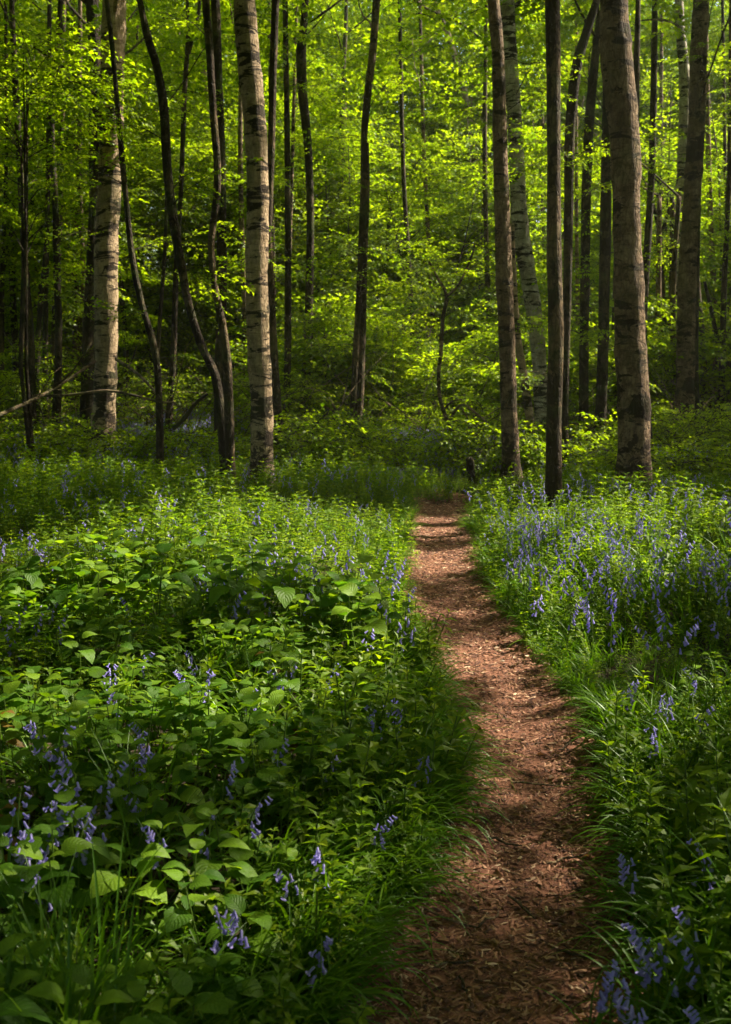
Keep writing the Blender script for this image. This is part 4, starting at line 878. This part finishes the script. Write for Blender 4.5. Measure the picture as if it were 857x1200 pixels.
HERBL = [herb_mesh("small_herb_%d" % i, 540 + i, random.uniform(.2, .36), random.uniform(.05, .07), 1) for i in range(4)]
SHOOT = [shoot_mesh("shoot_%d" % i, 600 + i, random.uniform(.28, .42), random.choice((6, 7, 8)), random.uniform(.05, .075)) for i in range(6)]
LOWSHOOT = [shoot_mesh("low_shoot_%d" % i, 640 + i, random.uniform(.14, .22), 6, .04, .5) for i in range(4)]
FINE = [shoot_mesh("fine_shoot_%d" % i, 660 + i, random.uniform(.22, .32), 10, .034, .5) for i in range(4)]
TUFT = [tuft_mesh("tuft_%d" % i, 700 + i, arch=.95) for i in range(5)]
TALLT = [tuft_mesh("tall_tuft_%d" % i, 740 + i, nb=12, L=.36, w=.007, arch=.45) for i in range(3)]
EDGET = [tuft_mesh("edge_tuft_%d" % i, 760 + i, nb=32, L=.30, w=.0085, arch=1.15, bias=0.0) for i in range(4)]
BBM = [bluebell_mesh("bluebell_%d" % i, 800 + i, random.uniform(.30, .40), 1) for i in range(5)]
BBF = [bluebell_mesh("far_bluebell_%d" % i, 820 + i, random.uniform(.30, .40), 2) for i in range(4)]
SBBM = [source("mid_bell_%d" % i, m) for i, m in enumerate(BBM)]; SBBF = [source("far_bell_%d" % i, m) for i, m in enumerate(BBF)]

left = lambda P: P[:, 0] < pc(P[:, 1]); right = lambda P: P[:, 0] > pc(P[:, 1])
# broad-leaved herbs: near left bank
Pn = scatter(1.9, 6.6, 74, .10, cond=lambda P: left(P) & (pdist(P[:, 0], P[:, 1]) + rng.normal(0, .1, len(P)) > .34), clump=(1.6, 4, .26))
order = np.argsort(Pn[:, 1]); Pn = Pn[order]
qx, qy = pxof(Pn); vis = (qx > -25) & (qx < 880) & (qy < 1240); Pvis = Pn[vis]; NHERB = 240
own, rest = Pvis[:NHERB], np.vstack([Pvis[NHERB:], Pn[~vis]])
def where(px, py, x, y):
    side = "left" if x < pc(y) else "right"; e = float(pdist(x, y))
    v = "bottom" if py > 1080 else "near" if py > 960 else "shaded lower" if py > 860 else "middle" if py > 760 else "upper" if py > 680 else "far"
    if side == "left" and px < 110: h = "by the left edge"
    elif side == "left" and px < 240: h = "left part"
    elif e < .4: h = "beside the path"
    elif side == "left": h = "towards the path"
    elif px > 770: h = "by the right edge"
    else: h = "middle part"
    return h, "%s %s bank" % (v, side)
for k, p in enumerate(own):
    rd = random.Random(900 + k); near = p[1]; h = rd.uniform(.16, .34); sz = rd.uniform(.055, .10)
    q = to_px(p + np.array([0, 0, h])); a, b = where(float(q[0][0]), float(q[1][0]), p[0], p[1])
    brown = k in (41, 77, 120, 168); tall = h > .31
    root = link("herb", None, loc=p); root.empty_display_size = .05
    tag(root, "%s herb, %s leaves, %s, %s" % ("bronze-tinged" if brown else "tall green" if tall else "low green", "large" if sz > .078 else "small", b, a), "plant", "broad-leaved herbs on the left bank")
    P, lv = plant_layout(rd, h, size=sz); mb = MB(); tube(mb, P, [.0028, .0026, .0022, .0016], 5, cap=False); link("stem", mb.mesh("stem", [M['stem']]), root)
    for pos, r, s in lv: link("leaf", rd.choice(BROWN if brown else LEAVES), root, pos, r, s)
inst("herb_cover", rest, HERB, .8, 1.2, lab="countless broad-leaved green herbs filling the left bank", cat="undergrowth")
inst("small_herb_cover", np.vstack([scatter(6.6, 13.5, 20, .15, cond=left, clump=(1.1, 14, .45)), scatter(2.2, 9, 7, .4, cond=right, clump=(1.1, 44, .5))]), HERBL, .7, 1.1, lab="smaller toothed-leaved herbs among the shoots", cat="undergrowth")
inst("low_ground_cover", np.vstack([scatter(1.9, 8, 95, .03), scatter(8, 14, 60, .02)]), LOWSHOOT, .7, 1.3, .2, "low small-leaved plants carpeting the soil between taller ones", "undergrowth")
inst("leafy_shoots", np.vstack([scatter(6.0, 9, 55, .12, cond=left), scatter(9, 13.5, 50, .08, cond=left), scatter(8.0, 13.5, 42, .10, cond=right), scatter(2.4, 8, 26, .12, cond=right, clump=(1.2, 66, .45)),
     scatter(12.4, 20, 26, .1), scatter(20, 30, 10, .1, margin=3)]), SHOOT, .75, 1.2, .12, "fresh whorled leafy shoots covering the banks", "undergrowth")
inst("fine_leaved_plants", np.vstack([scatter(2.2, 8, 26, .25, cond=right), scatter(8, 14, 30, .2), scatter(14, 24, 14, .2)]), FINE, .8, 1.4, .15, "fine small-leaved plants mixed into the banks", "undergrowth")
# strap leaves: arching over both path edges, standing in the right bank
def edge_tufts():
    n = 1150; y = 1.9 + 11 * rng.random(n) ** 1.4; sd_ = np.where(rng.random(n) < .5, -1, 1); off = .10 + np.abs(rng.normal(0, .20, n))
    x = pc(y) + sd_ * (pw(y) + off); P = np.stack([x, y, gz(x, y)], 1)
    yaw = np.where(sd_ < 0, 0.0, math.pi) + rng.normal(0, .5, n) - .5 * np.where(sd_ < 0, 1, -1) * 1.0
    inst("edge_grass", P, EDGET, .38, .95, .1, "long glossy strap leaves arching over the path edges", "grass", yaw)
edge_tufts()
inst("strap_leaf_tufts", np.vstack([scatter(1.9, 8.5, 24, .1, cond=right, clump=(1.3, 71, .42)), scatter(1.9, 8, 7, .2, cond=left), scatter(8.5, 14, 16, .05), scatter(14, 26, 7, .1)]), TUFT, .7, 1.2, .15, "tufts of long narrow green leaves in the banks", "grass")
inst("upright_blades", np.vstack([scatter(1.9, 9, 16, .2, cond=right), scatter(1.8, 4.2, 9, .5, cond=left)]), TALLT, .8, 1.2, .1, "upright narrow blades rising through the undergrowth", "grass")
def corner_blades():
    P = []
    while len(P) < 26:
        px, py = rng.uniform(-10, 150), rng.uniform(1150, 1330); x, y = ground_at(px, py, .12)
        P.append((x, y, float(gz(x, y))))
    inst("tall_blades", np.array(P), TALLT, .95, 1.3, .08, "tall upright blades in the near left corner", "grass")
corner_blades()
# bluebells
def bb_cond(P):
    x, y = pxof(P); r = rng.random(len(P)); d = np.full(len(P), .2)
    for cx, cy_, rx, ry, s in ((680, 640, 150, 60, 1.0), (780, 690, 110, 70, .9), (640, 720, 70, 60, .6), (830, 800, 60, 70, .5), (330, 690, 130, 45, .85), (480, 700, 30, 80, .9), (60, 730, 90, 30, .8), (80, 650, 80, 25, .6),
                              (90, 900, 90, 60, .5), (470, 850, 40, 70, .5), (300, 800, 180, 60, .35), (780, 1110, 80, 50, .9), (70, 1000, 60, 50, .5), (700, 600, 160, 20, .5), (600, 590, 30, 20, .7), (420, 580, 50, 30, .5)):
        d = np.maximum(d, s * np.exp(-(((x - cx) / rx) ** 2 + ((y - cy_) / ry) ** 2)))
    return r < d
Pb = np.vstack([scatter(1.9, 6, 42, .12, cond=bb_cond), scatter(6, 13.5, 54, .1, cond=bb_cond)])
FG = [(100, 955, .42), (62, 1000, .40), (88, 1010, .38), (108, 985, .40), (125, 985, .36), (40, 1025, .34), (55, 1050, .30), (195, 990, .36), (245, 985, .36), (4, 985, .4), (288, 1060, .3), (376, 1105, .26), (20, 985, .42), (95, 925, .44), (112, 950, .41), (48, 1005, .38), (382, 980, .34),
      (345, 1010, .3), (780, 1095, .34), (790, 1110, .33), (772, 1085, .32), (740, 1120, .3), (832, 1100, .34), (755, 1150, .28), (715, 1140, .27), (690, 1125, .3), (840, 1170, .28), (65, 905, .36), (78, 915, .35), (180, 875, .3), (160, 905, .34), (745, 985, .3)]
own_b = []
for px, py, h in FG:
    y0 = 3.0
    for _ in range(6):
        x, y = ground_at(px, py, float(gz(0, y0)) + h * .84 + .03); y0 = y
    own_b.append((x, y, float(gz(x, y)), h, True))
qx, qy = pxof(Pb); v = (qx > -10) & (qx < 870) & (qy < 1215); Pv = Pb[v]; Pv = Pv[np.argsort(Pv[:, 1])]
for p in Pv[:269]: own_b.append((p[0], p[1], p[2], 0.0, False))
restb = np.vstack([Pv[269:], Pb[~v]])
cone = bpy.data.meshes  # bells of the near plants share three meshes
BELLS = []
for k in range(3):
    mb = MB(); bell(mb, (0, 0, 0), (0, 0, -1), 1.0, 0, 0); BELLS.append(mb.mesh("bell_flower", [M['bell']]))
STRAPS = []
for k in range(4):
    mb = MB(); strap(mb, (0, 0, 0), math.pi / 2, .30, .010, 1.25, random.Random(k), n=9, arch=[.5, .7, .35, .9][k]); STRAPS.append(mb.mesh("strap_leaf", [M['strap_leaf']]))
for k, (x, y, z, h, fg) in enumerate(own_b):
    rd = random.Random(3000 + k)
    q = to_px(np.array([x, y, z + (h or .34)])); a, b = where(float(q[0][0]), float(q[1][0]), x, y)
    full = fg or y < 4.6
    if not full:
        o = link("bluebell", rd.choice(BBM), None, (x, y, z), (rd.gauss(0, .08), rd.gauss(0, .08), rd.uniform(0, 6.28)), rd.uniform(.85, 1.15))
        tag(o, "slender violet-blue bluebell spike, %s, %s" % (b, a), "bluebell", "bluebells flowering on both banks"); continue
    root = link("bluebell", None, loc=(x, y, z)); root.empty_display_size = .05; h = h or rd.uniform(.28, .38)
    hw = "tall" if h > .355 else "short" if h < .30 else "nodding"
    tag(root, "%s blue-violet bluebell, %s, %s" % (hw, b, a), "bluebell", "bluebells flowering on both banks")
    P, dr = bb_stem(rd, h); mb = MB(); tube(mb, P, [.003 - .0017 * i / 8 for i in range(9)], 6, cap=False); link("stem", mb.mesh("stem", [M['stem']]), root)
    for b_, e, d, s in bb_flowers(rd, P, dr, rd.randint(8, 12)):
        link("flower", rd.choice(BELLS), root, e, Vector((0, 0, -1)).rotation_difference(d).to_euler(), s * (1.25 if fg else 1.15))
    for j in range(rd.randint(3, 5)): link("leaf", rd.choice(STRAPS), root, (0, 0, 0), (rd.gauss(0, .15), rd.gauss(0, .1), rd.uniform(0, 6.28)), rd.uniform(.8, 1.2))
inst("bluebell_carpet", restb, SBBM, .85, 1.15, .1, "bluebells spread through both banks beyond the nearest ones", "bluebells")
def far_bb():
    P = scatter(14, 30, 100, .0, margin=3, clump=(.35, 90, .30)); x, y = pxof(P)
    w = np.clip(np.exp(-((x - 500) / 190) ** 2) + .9 * np.exp(-((x - 200) / 70) ** 2) + .3, 0, 1); P = P[rng.random(len(P)) < w]
    inst("far_bluebell_carpet", P, SBBF, .9, 1.3, .1, "hazy blue sheet of bluebells under the far trees", "bluebells")
far_bb()
# things that would share a label are told apart by their order from the left
same = {}
for o in COL.objects:
    if o.parent is None and o.get('label') and o.get('group'): same.setdefault(o['label'], []).append(o)
ORD = ["leftmost", "second from left", "third from left", "fourth from left", "fifth from left", "sixth from left", "seventh from left", "eighth from left", "ninth from left"]
for lb, os_ in same.items():
    if 2 <= len(os_) <= 9:
        os_.sort(key=lambda o: float(to_px(np.array(o.location) + np.array([0, 0, .3]))[0][0]))
        for k, o in enumerate(os_): o['label'] = lb + ", " + (ORD[k] if k < len(os_) - 1 else "rightmost")
print("objects", len(bpy.data.objects), "shafts", len(SHAFT))

# ------------------------------------------------------------------ the air of the wood
def haze():
    m, N, K = new_mat("haze_air"); v = N.new("ShaderNodeVolumePrincipled"); v.inputs['Density'].default_value = 0.0006; v.inputs['Color'].default_value = (0.95, 0.95, 0.82, 1); v.inputs['Anisotropy'].default_value = 0.25
    o = N.new("ShaderNodeOutputMaterial"); K.new(v.outputs[0], o.inputs['Volume'])
    mb = MB(); X0, X1, Y0, Y1, Z0, Z1 = -120, 120, -40, 180, -1.2, 22
    mb.add([(X0, Y0, Z0), (X1, Y0, Z0), (X1, Y1, Z0), (X0, Y1, Z0), (X0, Y0, Z1), (X1, Y0, Z1), (X1, Y1, Z1), (X0, Y1, Z1)], [(0, 3, 2, 1), (4, 5, 6, 7), (0, 1, 5, 4), (1, 2, 6, 5), (2, 3, 7, 6), (3, 0, 4, 7)])
    tag(link("haze", mb.mesh("haze", [m], smooth=False)), "faint pale haze hanging in the wood", "haze", kind='stuff')
    cy.volume_bounces = 1
haze()
